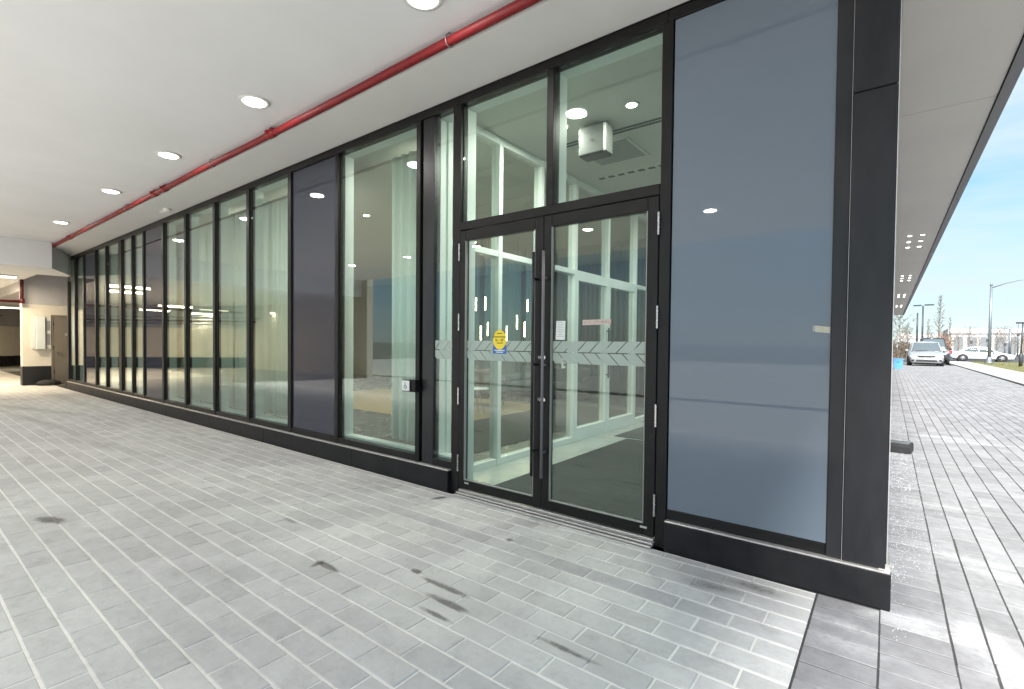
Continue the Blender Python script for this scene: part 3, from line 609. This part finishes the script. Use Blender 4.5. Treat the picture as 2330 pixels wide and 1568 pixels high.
for i in range(40):
    x = -12+i*.152; B('plank', M_wood, wf, x+.001, x+.150, 2.9, 6.2, .0136, .0165)
struct(B('vestibule_ceiling', M_lobceil, None, -3.6, -.14, .272, 7.4, 3.82, 3.86)); struct(B('lobby_ceiling', M_lobceil, None, -19, -3.605, .272, 9.7, 3.76, 3.8))
struct(B('lobby_back_wall', M_lobwall, None, -19, -3.5, 9.7, 9.9, 0, 3.85)); struct(B('vestibule_back_wall', M_lobwall, None, -3.49, -.14, 7.41, 7.6, 0, 3.85)); struct(B('lobby_end_wall', M_lobwall, None, -19.2, -19.01, .15, 9.9, 0, 3.85))
# wavy drapes
def drape(name, x0, x1, y, z0, z1, m, lab, cat, grp, amp=.04, wl=.13):
    mb = MB(); n = max(12, int((x1-x0)/wl*10)); ph = random.random()*6
    for s in (0, 1):
        for i in range(n+1):
            x = x0+(x1-x0)*i/n; yy = y+amp*math.sin(2*math.pi*(x-x0)/wl+ph+.6*math.sin(x*7))+(.006 if s else 0)
            for z in (z0, (z0+z1)/2, z1): mb.v.append((x+(.015*math.sin(x*31) if z == z0 else 0), yy*1.0 if z == z0 else y+(yy-y)*(.85 if z < z1 else .6), z))
    k = (n+1)*3
    for i in range(n):
        for j in (0, 1):
            a = i*3+j; mb.f.append((a, a+3, a+4, a+1)); mb.f.append((k+a, k+a+1, k+a+4, k+a+3))
    for i in range(n): mb.f.append((i*3, k+i*3, k+i*3+3, i*3+3)); mb.f.append((i*3+2, i*3+5, k+i*3+5, k+i*3+2))
    for e_ in (0, n*3):
        for j in (0, 1): mb.f.append((e_+j, e_+j+1, k+e_+j+1, k+e_+j))
    return tag(mb.build(name, m, None, True), lab, cat, grp)
for i in range(5): drape('dark_drape', -9.4+i*1.18, -8.24+i*1.18, 9.5, .03, 3.7, M_drape, 'brown grey floor length drape on the lobby back wall, %s from the vestibule' % ORD[4-i], 'drape', 'drapes on the lobby back wall')
for i in range(3): drape('dark_drape', -3.4+i*1.07, -2.35+i*1.07, 7.3, .03, 3.75, M_drape, 'brown grey drape at the back of the vestibule, %s from the inner screen' % ORD[i], 'drape', 'drapes behind the vestibule')
for k, (a, b) in enumerate([(on(888,650,1,.42).x,-3.84),(on(597,650,1,.42).x,-6.35),(on(524,650,1,.42).x,-7.6),(on(450,650,1,.42).x,-8.75),(on(394,650,1,.42).x,-9.95)]):
    drape('sheer_curtain', a, b, .42, .3, 3.62, M_curtain, 'pale sheer curtain hanging behind the %s window from the doors' % ['first','third','fourth','fifth','sixth'][k], 'curtain', 'sheer curtains behind the front windows', .035, .15)
# inner screen between vestibule and lobby (plane x = -3.6)
sc_ = empty('vestibule_screen', (-3.6, 0, 0), 'white framed inner glass screen with double doors dividing vestibule and lobby', 'glass screen')
ym = [.27, 1.12, 2.0, 2.9, 3.96, 5.07, 6.15, 7.38]
for i, a in enumerate(ym): B('mullion', M_white, sc_, -.06, .06, a-.035, a+.035, .012, 3.815, c=.004)
for a, b in zip(ym, ym[1:]):
    B('transom', M_white, sc_, -.055, .055, a+.0355, b-.0355, 2.44, 2.51, c=.004); B('head_rail', M_white, sc_, -.055, .055, a+.0355, b-.0355, 3.73, 3.815)
    door_ = 2.8 < a < 4.5
    zb = .20 if door_ else .09
    B('bottom_rail', M_white, sc_, -.05, .05, a+.0355, b-.0355, .013, zb, c=.003)
    B('window_pane', M_glass_in, sc_, -.006, .004, a+.036, b-.036, zb+.001, 2.439); B('window_pane', M_glass_in, sc_, -.006, .004, a+.036, b-.036, 2.511, 3.729)
    if door_:
        B('door_head', M_white, sc_, .03, .062, a+.036, b-.036, 2.36, 2.439, c=.003); B('door_stile', M_white, sc_, .02, .06, a+.036, a+.075, .2, 2.36, c=.003); B('door_stile', M_white, sc_, .02, .06, b-.075, b-.036, .2, 2.36, c=.003)
MB().tube([(.1,3.9,.9),(.1,3.9,1.7)], .013, 10).build('pull_handle', M_black, sc_); MB().tube([(.1,4.03,.9),(.1,4.03,1.7)], .013, 10).build('pull_handle', M_black, sc_)
for z in (.95,1.65):
    for y in (3.9,4.03): MB().tube([(.1,y,z),(.05,y,z)], .009, 8).build('handle_post', M_black, sc_)
# small notice stuck on the screen
nn = empty('screen_notice', (-3.53, 2.55, 1.18), 'small white and red notice on the inner glass screen below the frosted band', 'notice')
B('sheet', M_paper, nn, -.002, .0, -.05, .05, -.08, .06); B('red_block', M_redlens, nn, .0003, .0012, .0, .045, -.05, .05)
# ceiling fittings in the vestibule
for k, (x0, x1, y) in enumerate([(-3.3,-.4,1.72),(-3.3,-.4,1.79)]): tag(B('slot_diffuser', M_slot, None, x0, x1, y, y+.03, 3.812, 3.8195), '%s black linear slot in the vestibule ceiling' % ['near','far'][k], 'vent', 'ceiling slots')
sd_ = empty('dashed_grille', (-2, 3.1, 3.815), 'dashed dark linear grille deeper in the vestibule ceiling', 'vent')
B('tray', M_lobceil, sd_, -1.35, 1.5, -.06, .06, -.004, .0045)
for i in range(19): B('slat_gap', M_slot, sd_, -1.3+i*.145, -1.3+i*.145+.09, -.035, .035, -.0065, -.0042)
ht = empty('ceiling_hatch', (-2.72, 2.32, 3.82), 'grey square access hatch in the vestibule ceiling', 'hatch'); B('lid', M_vent, ht, -.3, .3, -.3, .3, -.012, -.001, c=.003); B('rim', M_lobceil, ht, -.34, -.305, -.34, .34, -.014, -.001); B('rim', M_lobceil, ht, .305, .34, -.34, .34, -.014, -.001)
h2 = empty('ceiling_panel', (-1.55, 2.45, 3.82), 'pale square ceiling panel with a dark slot beside the grey hatch', 'hatch'); B('lid', M_lobceil, h2, -.45, .45, -.4, .4, -.01, -.001, c=.003); B('slot', M_slot, h2, -.1, .1, -.02, .02, -.0135, -.0105)
hb = empty('ceiling_heater', (on(1356,268,1,1.45).x, 1.45, 3.82), 'grey box air heater hung from the vestibule ceiling', 'heater')
B('casing', M_heater, hb, -.16, .16, -.1, .1, -.36, -.04, c=.02); MB().tube([(-.13,0,0),(-.13,0,-.07)], .01, 6).build('hanger_rod', M_galv, hb); MB().tube([(.13,0,0),(.13,0,-.07)], .01, 6).build('hanger_rod', M_galv, hb)
MB().tube([(0,-.1005,-.2),(0,-.106,-.2)], .012, 10).build('indicator', M_slot, hb)
def dl_(x, y, z, lab, p=14):
    e = empty('lobby_downlight', (x, y, z), lab, 'downlight', 'lobby downlights'); MB().lathe([(.05,-.001),(.075,-.003),(.07,-.012),(.052,-.012)], 20).build('trim_ring', M_potring, e, True); MB().lathe([(.05,-.0125),(.03,-.02),(.005,-.021)], 16).build('lens', M_lobbylamp, e, True)
    ld = bpy.data.lights.new('lamp', 'AREA'); ld.shape = 'DISK'; ld.size = .1; ld.energy = p; ld.color = (1,.95,.87); lo = bpy.data.objects.new('lamp', ld); COL.objects.link(lo); lo.parent = e; lo.location = (0,0,-.024)
dl_(on(1437,237,2,3.82).x, on(1437,237,2,3.82).y, 3.82, 'lit vestibule downlight right of the box heater', 9); dl_(on(1280,288,2,3.82).x, on(1280,288,2,3.82).y, 3.82, 'lit vestibule downlight left of the box heater', 9); dl_(-1.9, 4.3, 3.82, 'lit vestibule downlight deep behind the dashed grille', 10)
for k, (x, y) in enumerate([(-4.6,1.0),(-6.9,1.0),(-9.2,1.0),(-5,4.2),(-5,6.8),(-7.5,2.2),(-7.5,5.2),(-7.5,7.8),(-10,2.2),(-10,5.2),(-13,2.4),(-13,5.2),(-16,2.4),(-16,5.2)]): dl_(x, y, 3.76, 'added lit lobby ceiling downlight, %s counted from the vestibule screen' % ORD[k], 7)  # lamps added inside the lobby; the ones near the windows brighten the curtains
# pendants
pz = [(288,985,1120),(327,960,1085),(418,950,1080),(833,975,1095),(375,1235,1370),(443,1200,1330),(558,1200,1290),(629,1235,1380),(729,1130,1265),(804,1195,1340)]
for k, (u, v0, v1) in enumerate(pz):
    X = -6.4-.45*(k % 4); pts_ = [on((u/2.613+1660)*.60677, (v/2.613+750)*.60677, 0, X) for v in (v0, v1)]
    p0, p1 = pts_; e = empty('pendant_tube_light', (p0.x, p0.y, p1.z), 'thin glowing tube pendant in the lobby, %s from the left door jamb' % ORD[[0,1,3,9,2,4,5,6,7,8][k]], 'pendant', 'tube pendants in the lobby')
    h = p0.z-p1.z; MB().tube([(0,0,0),(0,0,h)], .012, 8).build('glow_tube', M_pend, e, True); MB().tube([(0,0,h),(0,0,h+.05)], .014, 8).build('cap', M_black, e); MB().tube([(0,0,h+.05),(0,0,3.76-p1.z)], .0025, 5).build('cable', M_black, e)
# furniture
def armchair(x, y, rz, lab):
    e = empty('armchair', (x, y, .0165), lab, 'armchair', None, R(rz))
    B('seat', M_brown, e, -.34, .34, -.32, .3, .2, .44, c=.05); B('backrest', M_brown, e, -.36, .36, .24, .4, .3, .85, c=.06); B('armrest', M_brown, e, -.42, -.3, -.32, .36, .22, .6, c=.05); B('armrest', M_brown, e, .3, .42, -.32, .36, .22, .6, c=.05)
    for sx in (-.3,.3):
        for sy2 in (-.26,.28): MB().tube([(sx,sy2,.22),(sx*1.08,sy2*1.08,0)], [.02,.012], 8).build('leg', M_black, e)
    return e
armchair(-7.1, 5.2, 200, 'brown leather armchair facing away on the wood floor behind the screen'); armchair(-8.3, 6.6, 150, 'brown leather armchair farther back beside the dark sofa')
so = empty('dark_sofa', (-6.9, 7.6, .0165), 'long low charcoal sofa at the back of the lobby', 'sofa', None, R(8))
B('seat', M_sofa, so, -1.0, 1.0, -.4, .3, .12, .42, c=.05); B('backrest', M_sofa, so, -1.0, 1.0, .25, .45, .3, .8, c=.06); B('armrest', M_sofa, so, -1.18, -1.0, -.4, .44, .12, .6, c=.05); B('armrest', M_sofa, so, 1.0, 1.18, -.4, .44, .12, .6, c=.05)
for sx in (-1,1):
    for sy2 in (-.3,.3): MB().tube([(sx,sy2,.14),(sx,sy2,0)], .02, 8).build('leg', M_black, so)
tb = empty('side_table', (-6.4, 4.05, .0165), 'small chrome legged round side table on the wood floor', 'table')
MB().lathe([(.01,.5),(.24,.5),(.25,.51),(.24,.525),(.01,.525)], 24).build('table_top', M_white, tb, True)
for a in range(3): MB().tube([(.05*math.cos(a*2.09),.05*math.sin(a*2.09),.5),(.22*math.cos(a*2.09),.22*math.sin(a*2.09),0)], .01, 8).build('leg', M_chrome, tb)
bk = empty('black_speaker', (-7.82, 9.3, .0105), 'black square box standing on the floor by the lobby back wall', 'box'); B('cabinet', M_black, bk, -.2, .2, -.12, .08, .12, .5, c=.01); B('stand', M_black, bk, -.12, .12, -.08, .06, 0, .12); B('grille', M_rubber, bk, -.17, .17, -.1235, -.1205, .15, .47)

# ------------------------------------------------------------------ street side: small things
wb = empty('rubber_block', (.13, 5.38, 0), 'black rubber block lying against the street side wall on salted pavers', 'block', None, R(-8))
MB().prism([(-.16,.0),(-.16,.09),(-.12,.125),(.12,.125),(.17,.08),(.17,.0)], 'x', -.14, .14).build('body', M_rubber, wb)
MB().prism([(-.1,.1255),(.1,.1255),(.1,.135),(-.1,.135)], 'x', -.11, .12).build('worn_top', M_galv, wb)
sb = MB(); q = random.Random(11)
for i in range(5000):
    y = q.uniform(-.3, 12); x = .03+abs(q.gauss(0, .12 if y > .8 else .05)); 
    if y < .5 and q.random() < .85: continue
    if y > 6 and q.random() < .5: continue
    s = q.uniform(.001, .0036)*(1.3 if y > 3 else 1); c = Vector((x, y, s*.5)); a = q.uniform(0, 6.28)
    sb.add([c+Vector((math.cos(a)*s, math.sin(a)*s, -s*.5)), c+Vector((math.cos(a+2.1)*s, math.sin(a+2.1)*s, -s*.5)), c+Vector((math.cos(a+4.2)*s, math.sin(a+4.2)*s, -s*.5)), c+Vector((0,0,s*.8))], [(0,1,3),(1,2,3),(2,0,3),(2,1,0)])
tag(sb.build('ice_melt_salt', M_salt), 'scattered white ice melt grains on the pavers along the street wall', 'salt', kind='stuff')
bn = empty('blue_recycling_box', (.47, 37.3, 0), 'blue plastic recycling box standing by the wall in front of the van', 'recycling box')
MB().add([(-.2,-.17,.0),(.2,-.17,0),(.2,.17,0),(-.2,.17,0),(-.25,-.22,.64),(.25,-.22,.64),(.25,.22,.64),(-.25,.22,.64),(-.235,-.205,.64),(.235,-.205,.64),(.235,.205,.64),(-.235,.205,.64),(-.19,-.16,.03),(.19,-.16,.03),(.19,.16,.03),(-.19,.16,.03)],
    [(0,1,2,3),(0,1,5,4),(1,2,6,5),(2,3,7,6),(3,0,4,7),(4,5,9,8),(5,6,10,9),(6,7,11,10),(7,4,8,11),(8,9,13,12),(9,10,14,13),(10,11,15,14),(11,8,12,15),(12,13,14,15)]).build('tub', M_blue, bn)
for a in (((-.27,.27),(-.24,-.221)),((-.27,.27),(.221,.24)),((-.27,-.251),(-.22,.22)),((.251,.27),(-.22,.22))): B('rim', M_blue, bn, a[0][0], a[0][1], a[1][0], a[1][1], .59, .65)
B('handle_recess', M_bluev, bn, -.06, .06, -.212, -.2, .42, .48)

# ------------------------------------------------------------------ vehicles
def wheel(par, x, y, r=.33, w=.2, axis='x'):
    wh = empty('wheel', (x, y, r)); wh.parent = par
    prof = [(r*.62,-w/2),(r*.95,-w/2),(r,-w*.35),(r,w*.35),(r*.95,w/2),(r*.62,w/2)]
    def rot(mb): mb.v = [(v[2], v[1], v[0]) for v in mb.v]; return mb
    rot(MB().lathe(prof, 24)).build('tyre', M_tyre, wh, True)
    sgn = 1 if x > 0 else -1
    m = MB().lathe([(r*.1,w*.3*sgn),(r*.14,w*.5*sgn),(r*.6,w*.42*sgn),(r*.61,w*.52*sgn)], 24); rot(m).build('rim', M_galv, wh, True)
    for k in range(5):
        a = k*2*math.pi/5; u = Vector((math.cos(a), math.sin(a))); v = Vector((-u.y, u.x))*r*.09
        pts2 = [u*r*.1+v, u*r*.6+v*.8, u*r*.6-v*.8, u*r*.1-v]
        MB().prism([(p.x, p.y) for p in pts2], 'x', w*.5*sgn, w*.56*sgn).build('spoke', M_rim, wh)
def loft(sections, name, m, par, smooth=True):
    mb = MB(); n = len(sections[0])
    for sec in sections: mb.v += sec
    for i in range(len(sections)-1):
        for k in range(n-1): a = i*n+k; mb.f.append((a, a+1, a+n+1, a+n))
    mb.f.append(tuple(range(n))); e = (len(sections)-1)*n; mb.f.append(tuple(range(e, e+n)))
    for i in range(len(sections)-1): mb.f.append((i*n, (i+1)*n, (i+1)*n+n-1, i*n+n-1))
    return mb.build(name, m, par, smooth)
def car(loc, rz, Lc, Wc, Hc, paint, lab, kind):
    # local frame: length along Y, front at -Y; origin on the ground below the centre
    e = empty(kind, loc, lab, 'car' if kind != 'minivan' else 'van', None, R(rz)); h = Wc/2; l2 = Lc/2
    if kind == 'minivan': bl = [(-l2,.3,.62,.80),(-l2+.08,.24,.74,.92),(-l2+.35,.2,.92,.97),(-l2+1.05,.2,1.1,1),(-l2+1.5,.2,1.12,1),(0,.2,1.12,1),(l2-.6,.2,1.12,1),(l2-.1,.24,1.1,.97),(l2,.3,1.05,.93)]; g0, g1, g2, g3 = -l2+.95, -l2+1.75, l2-.35, l2-.03; belt = 1.09
    elif kind == 'suv': bl = [(-l2,.4,.8,.85),(-l2+.1,.32,1.0,.95),(-l2+.9,.3,1.13,1),(-l2+1.4,.3,1.18,1),(0,.3,1.18,1),(l2-.3,.3,1.18,1),(l2,.4,1.1,.95)]; g0, g1, g2, g3 = -l2+1.3, -l2+1.85, l2-.45, l2-.06; belt = 1.16
    else: bl = [(-l2,.3,.55,.75),(-l2+.12,.22,.68,.9),(-l2+.5,.18,.78,.97),(-l2+1.25,.18,.9,1),(-l2+1.8,.18,.93,1),(.3,.18,.95,1),(l2-1.0,.18,.97,1),(l2-.15,.24,.93,.94),(l2,.34,.8,.82)]; g0, g1, g2, g3 = -l2+1.2, -l2+2.0, l2-1.5, l2-.65; belt = .92
    secs = []
    for (y, zb, zt, w) in bl:
        a = h*w; secs.append([(-a*.86,y,zb),(-a*.97,y,zb+(zt-zb)*.25),(-a,y,zb+(zt-zb)*.55),(-a*.97,y,zt-.05),(-a*.86,y,zt),(0,y,zt+.03),(a*.86,y,zt),(a*.97,y,zt-.05),(a,y,zb+(zt-zb)*.55),(a*.97,y,zb+(zt-zb)*.25),(a*.86,y,zb)])
    body = loft(secs, 'body', paint, e)
    for k in (belt,): pass
    gs = []
    for (y, z, w) in [(g0, belt-.02, .84),(g1, Hc-.06, .70),((g1+g2)/2, Hc-.03, .71),(g2, Hc-.06, .69),(g3, belt-.02, .82)]:
        a = h*w; b = h*.88; zz = max(z, belt)
        gs.append([(-b,y,belt-.04),(-a*1.02-.0,y,belt+(zz-belt)*.55+.001),(-a,y,zz-.04+.04*(zz <= belt)),(-a*.85,y,zz+.002),(0,y,zz+.02),(a*.85,y,zz+.002),(a,y,zz-.04+.04*(zz <= belt)),(a*1.02,y,belt+(zz-belt)*.55+.001),(b,y,belt-.04)])
    loft(gs, 'windows', M_glass_car, e)
    rf = [];
    for (y, w) in [(g1-.02,.69),((g1+g2)/2,.70),(g2+.02,.68)]:
        a = h*w; zz = Hc-.05+(.03 if w == .70 else 0); rf.append([(-a*1.03,y,zz-.05),(-a*.98,y,zz+.01),(-a*.6,y,zz+.045),(0,y,zz+.055),(a*.6,y,zz+.045),(a*.98,y,zz+.01),(a*1.03,y,zz-.05)])
    loft(rf, 'roof', paint, e)
    pil = MB()
    for s in (-1,1):
        pil.tube([(s*h*.86,g0,belt),(s*h*.71,g1,Hc-.05)], .035, 6); pil.tube([(s*h*.84,g3,belt),(s*h*.70,g2,Hc-.05)], .05, 6)
        for t in ((.36,.68) if kind != 'sedan' else (.5,)): yb = g1+(g2-g1)*t; pil.tube([(s*h*.9,yb,belt-.02),(s*h*.715,yb,Hc-.05)], .035, 6)
    pil.build('roof_pillars', paint, e)
    for s in (-1,1):
        for y in (-l2+.95, l2-.9): wheel(e, s*(h-.09), y, .34 if kind != 'suv' else .38)
        for y in (-l2+.95, l2-.9):
            MB().tube([(s*(h-.2),y,.35),(s*(h+.004),y,.35)], .4, 20).build('wheel_arch', M_tyre, e)
        # lamps and mirrors
        zl = bl[1][2]-.08
        MB().prism([(s*h*.55,zl-.06),(s*h*.9,zl-.02),(s*h*.92,zl+.12),(s*h*.72,zl+.05)], 'y', -l2+.015, -l2+.3).build('headlight', M_lens, e)
        MB().prism([(s*h*.7,.36),(s*h*.86,.36),(s*h*.86,.46),(s*h*.7,.46)], 'y', -l2-.0, -l2+.2).build('fog_light', M_tyre, e)
        MB().box(s*h*.86, s*h*.94, l2-.12, l2+.01, .75, 1.05, c=.02).build('tail_light', M_redlens, e)
        MB().box(s*(h+.02), s*(h+.2), g0+.25, g0+.38, belt-.02, belt+.14, c=.03).build('side_mirror', paint if kind != 'suv' else M_tyre, e)
    MB().prism([(-h*.45,zl-.03),(h*.45,zl-.03),(h*.52,zl+.09),(-h*.52,zl+.09)], 'y', -l2-.02, -l2+.3).build('grille', M_tyre, e)
    MB().prism([(-h*.62,.33),(h*.62,.33),(h*.55,.45),(-h*.55,.45)], 'y', -l2-.015, -l2+.2).build('lower_grille', M_tyre, e)
    MB().prism([(-.15,.5),(.15,.5),(.15,.6),(-.15,.6)], 'y', -l2-.03, -l2+.05).build('licence_plate', M_plate, e)
    MB().tube([(-h*.6,g0-.03,belt+.03),(h*.1,g0-.0,belt+.05)], .012, 5).build('wiper', M_tyre, e)
    B('underbody', M_tyre, e, -h*.8, h*.8, -l2+.3, l2-.3, .16, .3)
    return e
car((2.15, 47.1, 0), 0, 5.1, 1.98, 1.8, M_silver, 'silver minivan parked nose towards us on the street pavers', 'minivan')
car((3.0, 55.2, 0), 0, 5.2, 2.0, 2.2, M_carblack, 'tall black vehicle parked right behind the silver minivan', 'suv')
car((7.25, 66.2, -.02), 90, 4.65, 1.84, 1.46, M_carwhite, 'white sedan crossing on the road behind the grey lamp post', 'sedan')

# ------------------------------------------------------------------ street furniture
def ground(px, py): return on(px, py, 2, 0)
lp = empty('street_lamp', (6.6, 55.3, .06), 'tall grey street lamp with curved arm on the lawn by the sidewalk', 'street lamp')
MB().lathe([(.3,0),(.3,.12),(.17,.16),(.16,.5),(.13,.55)], 16).build('base', M_pole, lp, True); MB().tube([(0,0,.5),(0,0,6.6)], [.12,.075], 14).build('pole', M_pole, lp, True)
MB().lathe([(.09,0),(.09,.12),(.04,.18)], 12, (0,0,6.55)).build('cap', M_pole, lp, True)
MB().tube([(0,0,6.35),(.7,-.1,6.62),(1.5,-.2,6.85),(2.0,-.28,6.9),(2.3,-.3,6.8)], [.04,.038,.034,.03,.03], 8).build('arm', M_pole, lp, True)
MB().lathe([(.04,.2),(.07,.12),(.22,-.02),(.2,-.1),(.05,-.13)], 16, (2.38,-.3,6.62)).build('lamp_head', M_dpole, lp, True)
p = ground(2322, 836)
pl2 = empty('path_lamp', (p.x, p.y, .05), 'short dark path lamp post at the right edge of the lawn', 'street lamp')
MB().tube([(0,0,0),(0,0,.9),(0,0,.95)], [.1,.1,.06], 12).build('base', M_dpole, pl2, True); MB().tube([(0,0,.9),(.05,0,3.1)], [.05,.04], 10).build('pole', M_dpole, pl2, True); B('lamp_head', M_dpole, pl2, -.3, .3, -.12, .12, 3.1, 3.22, c=.03)
def far_at(px, Y): return on(px, 785, 1, Y)
p = far_at(2098, 92)
d2 = empty('parking_lot_lamp', (p.x, p.y, -.03), 'distant twin headed parking lot lamp above the silver minivan', 'street lamp')
MB().tube([(0,0,0),(0,0,7.4)], [.14,.1], 10).build('pole', M_dpole, d2, True); B('lamp_head', M_dpole, d2, -1.1, -.15, -.2, .2, 7.35, 7.55, c=.04); B('lamp_head', M_dpole, d2, .15, 1.2, -.2, .2, 7.4, 7.6, c=.04)
p = far_at(2086, 96)
MBp = MB().tube([(0,0,0),(0,0,3.4),(0,0,6.6)], [.16,.13,.1], 10).build('utility_pole', M_dpole, None, True, (p.x, p.y, -.03)); tag(MBp, 'thin bare dark pole left of the twin headed lamp', 'pole')
p = far_at(2298, 100)
d3 = empty('parking_lot_lamp', (p.x, p.y, -.03), 'distant lamp with a single head reaching left near the right edge', 'street lamp')
MB().tube([(0,0,0),(0,0,4.2)], [.16,.11], 10).build('pole', M_pole, d3, True); MB().tube([(0,0,4.1),(-1.0,0,4.25),(-1.6,0,4.25)], .05, 6).build('arm', M_pole, d3, True); B('lamp_head', M_pole, d3, -2.2, -1.5, -.15, .15, 4.2, 4.32, c=.03)
for k, (px, hgt, dw) in enumerate([(2247,3.6,.07),(2210,3.2,.06),(2287,2.6,.06),(2316,5.2,.08)]):
    p = far_at(px, 104+k*2)
    e = empty('traffic_signal_pole', (p.x, p.y, -.03), 'distant thin traffic pole, %s from the tall grey street lamp' % ['first left','second left','first right','second right'][k], 'pole', 'far traffic poles')
    MB().tube([(0,0,0),(0,0,hgt)], dw, 8).build('pole', M_pole, e, True); B('signal_box', M_dpole, e, -.15, .15, -.1, .1, hgt*.62, hgt*.62+.5, c=.03)

# ------------------------------------------------------------------ vegetation
def bare_tree(px, Y, hgt, spread, seed, lab, m=M_bark, leaf=None, cone=True, name='bare_tree', nl=0):
    p = far_at(px, Y); rq = random.Random(seed)
    e = empty(name, (p.x, p.y, -.05), lab, 'tree')
    MB().tube([(rq.gauss(0,.02)*i, rq.gauss(0,.02)*i, hgt*i/6) for i in range(7)], [.11-.016*i for i in range(7)], 7).build('trunk', m, e, True)
    tw = MB(); lv = MB()
    nb = int(46*hgt/7)
    for i in range(nb):
        t = .12+.86*i/nb; a = i*2.399+rq.gauss(0,.3); z = hgt*t; ln = spread*((1-t)*.95+.1 if cone else math.sin(math.pi*min(1,t*.9+.1))+.15)*rq.uniform(.6,1.15); el = rq.uniform(.5,1.0)
        d = Vector((math.cos(a), math.sin(a), el)).normalized(); q0 = Vector((0,0,z)); q1 = q0+d*ln*.55+Vector((0,0,rq.gauss(0,.05))); q2 = q0+d*ln+Vector((0,0,.2*ln))
        tw.tube([q0,q1,q2], [.028,.018,.006], 4, False)
        for j in range(6):
            s = rq.uniform(.25,1); b0 = q0+(q2-q0)*s; dd = Vector((rq.gauss(0,1), rq.gauss(0,1), rq.uniform(.2,1.2))).normalized()*ln*rq.uniform(.2,.45)
            tw.tube([b0, b0+dd*.6+Vector((0,0,.02)), b0+dd], [.012,.009,.004], 3, False)
            for _ in range(nl):
                c = b0+dd*rq.uniform(.2,1.1)+Vector((rq.gauss(0,.05),rq.gauss(0,.05),rq.gauss(0,.05))); s2 = rq.uniform(.03,.07); n1 = Vector((rq.gauss(0,1),rq.gauss(0,1),rq.gauss(0,1))).normalized(); n2 = n1.cross(Vector((.3,.5,.8))).normalized()
                lv.add([c-n1*s2, c+n2*s2*.6, c+n1*s2, c-n2*s2*.6], [(0,1,2,3)])
    tw.build('branches', M_twig, e)
    if nl: lv.build('crown', leaf, e)
    return e
bare_tree(2137, 78, 7.9, 1.5, 1, 'tall pointed bare tree rising behind the silver minivan', leaf=M_twig, nl=2)
bare_tree(2112, 82, 5.2, 1.2, 2, 'shorter bare tree left of the tall pointed one', leaf=M_twig, nl=1); bare_tree(2160, 84, 5.4, 1.1, 3, 'shorter bare tree right of the tall pointed one', leaf=M_twig, nl=1)
bare_tree(2046, 70, 5.0, 1.7, 4, 'small olive leaved tree at the end of the building near the soffit tip', leaf=M_olive, cone=False, nl=5, name='leafy_tree'); bare_tree(2063, 78, 3.8, 1.6, 5, 'small thin tree between the building end and the minivan', leaf=M_olive, cone=False, nl=3, name='leafy_tree')
for k, px in enumerate([2180,2205,2228,2268,2286,2310,2328]): bare_tree(px, 122+(k % 3)*3, 4.2+1.1*math.sin(k*2.1), 2.2, 20+k, 'distant bare tree in front of the white stores, %s from the left' % ORD[k], cone=False, leaf=M_twig, nl=1, name='distant_tree')
def shrub(px, Y, w, h, seed, m, lab):
    p = far_at(px, Y); rq = random.Random(seed); e = empty('shrub', (p.x, p.y, -.04), lab, 'shrub')
    st_ = MB(); lv = MB()
    for i in range(26):
        a = rq.uniform(0,6.28); d = Vector((math.cos(a)*w*.5*rq.random(), math.sin(a)*w*.3*rq.random(), h*rq.uniform(.6,1)))
        st_.tube([(d.x*.3,d.y*.3,0), d*.6, d], [.015,.01,.004], 3, False)
        for _ in range(34):
            c = d*rq.uniform(.25,1.02)+Vector((rq.gauss(0,.09),rq.gauss(0,.09),rq.gauss(0,.07))); s2 = rq.uniform(.03,.075); n1 = Vector((rq.gauss(0,1),rq.gauss(0,1),rq.gauss(0,1))).normalized(); n2 = n1.cross(Vector((.3,.5,.8))).normalized()
            lv.add([c-n1*s2, c+n2*s2*.6, c+n1*s2, c-n2*s2*.6], [(0,1,2,3)])
    st_.build('stems', M_twig, e); lv.build('foliage', m, e)
for k, px in enumerate([2122,2133,2144,2154]): shrub(px, 74+(k % 2)*1.5, 1.8, 2.9+.2*(k % 3), 40+k, M_rust, 'rust coloured dry shrub below the tall bare tree, %s from the left' % ORD[k])
for k, px in enumerate([2036,2046,2056,2068]): shrub(px, 62+k, 1.8, 2.3-.15*k, 50+k, M_olive if k % 2 else M_twig, 'thin olive brown shrub past the building end, %s from the wall' % ORD[k])

# ------------------------------------------------------------------ far buildings
def store(px, Y, w, hgt, m, lab, nw=8):
    p = far_at(px, Y); e = empty('store_building', (p.x, p.y, -.05), lab, 'building')
    B('wall', m, e, 0, w, 0, 14, 0, hgt); B('parapet', M_store2 if m is M_store else M_store, e, -.15, w+.15, -.2, -.005, hgt-.9, hgt+.15); B('roof', M_store2, e, .1, w-.1, .1, 13.9, hgt+.002, hgt+.1)
    for i in range(nw):
        x = .8+i*(w-1.6)/nw; B('window', M_winfar, e, x, x+(w-1.6)/nw*.7, -.04, -.003, .5, hgt-1.6)
    B('door', M_winfar, e, w*.45, w*.45+1.6, -.05, -.041, .1, 2.3)
store(2158, 132, 17, 5.0, M_store, 'long white roofed store far beyond the parking lot'); store(2255, 138, 26, 4.7, M_store, 'second white store at the right edge beyond the parking lot', 10); store(2040, 150, 16, 4.2, M_store2, 'low grey building far behind the minivan', 6)
store(2200, 175, 60, 6.0, M_store2, 'farthest wide grey building on the horizon', 16)
print('objects', len(bpy.data.objects))
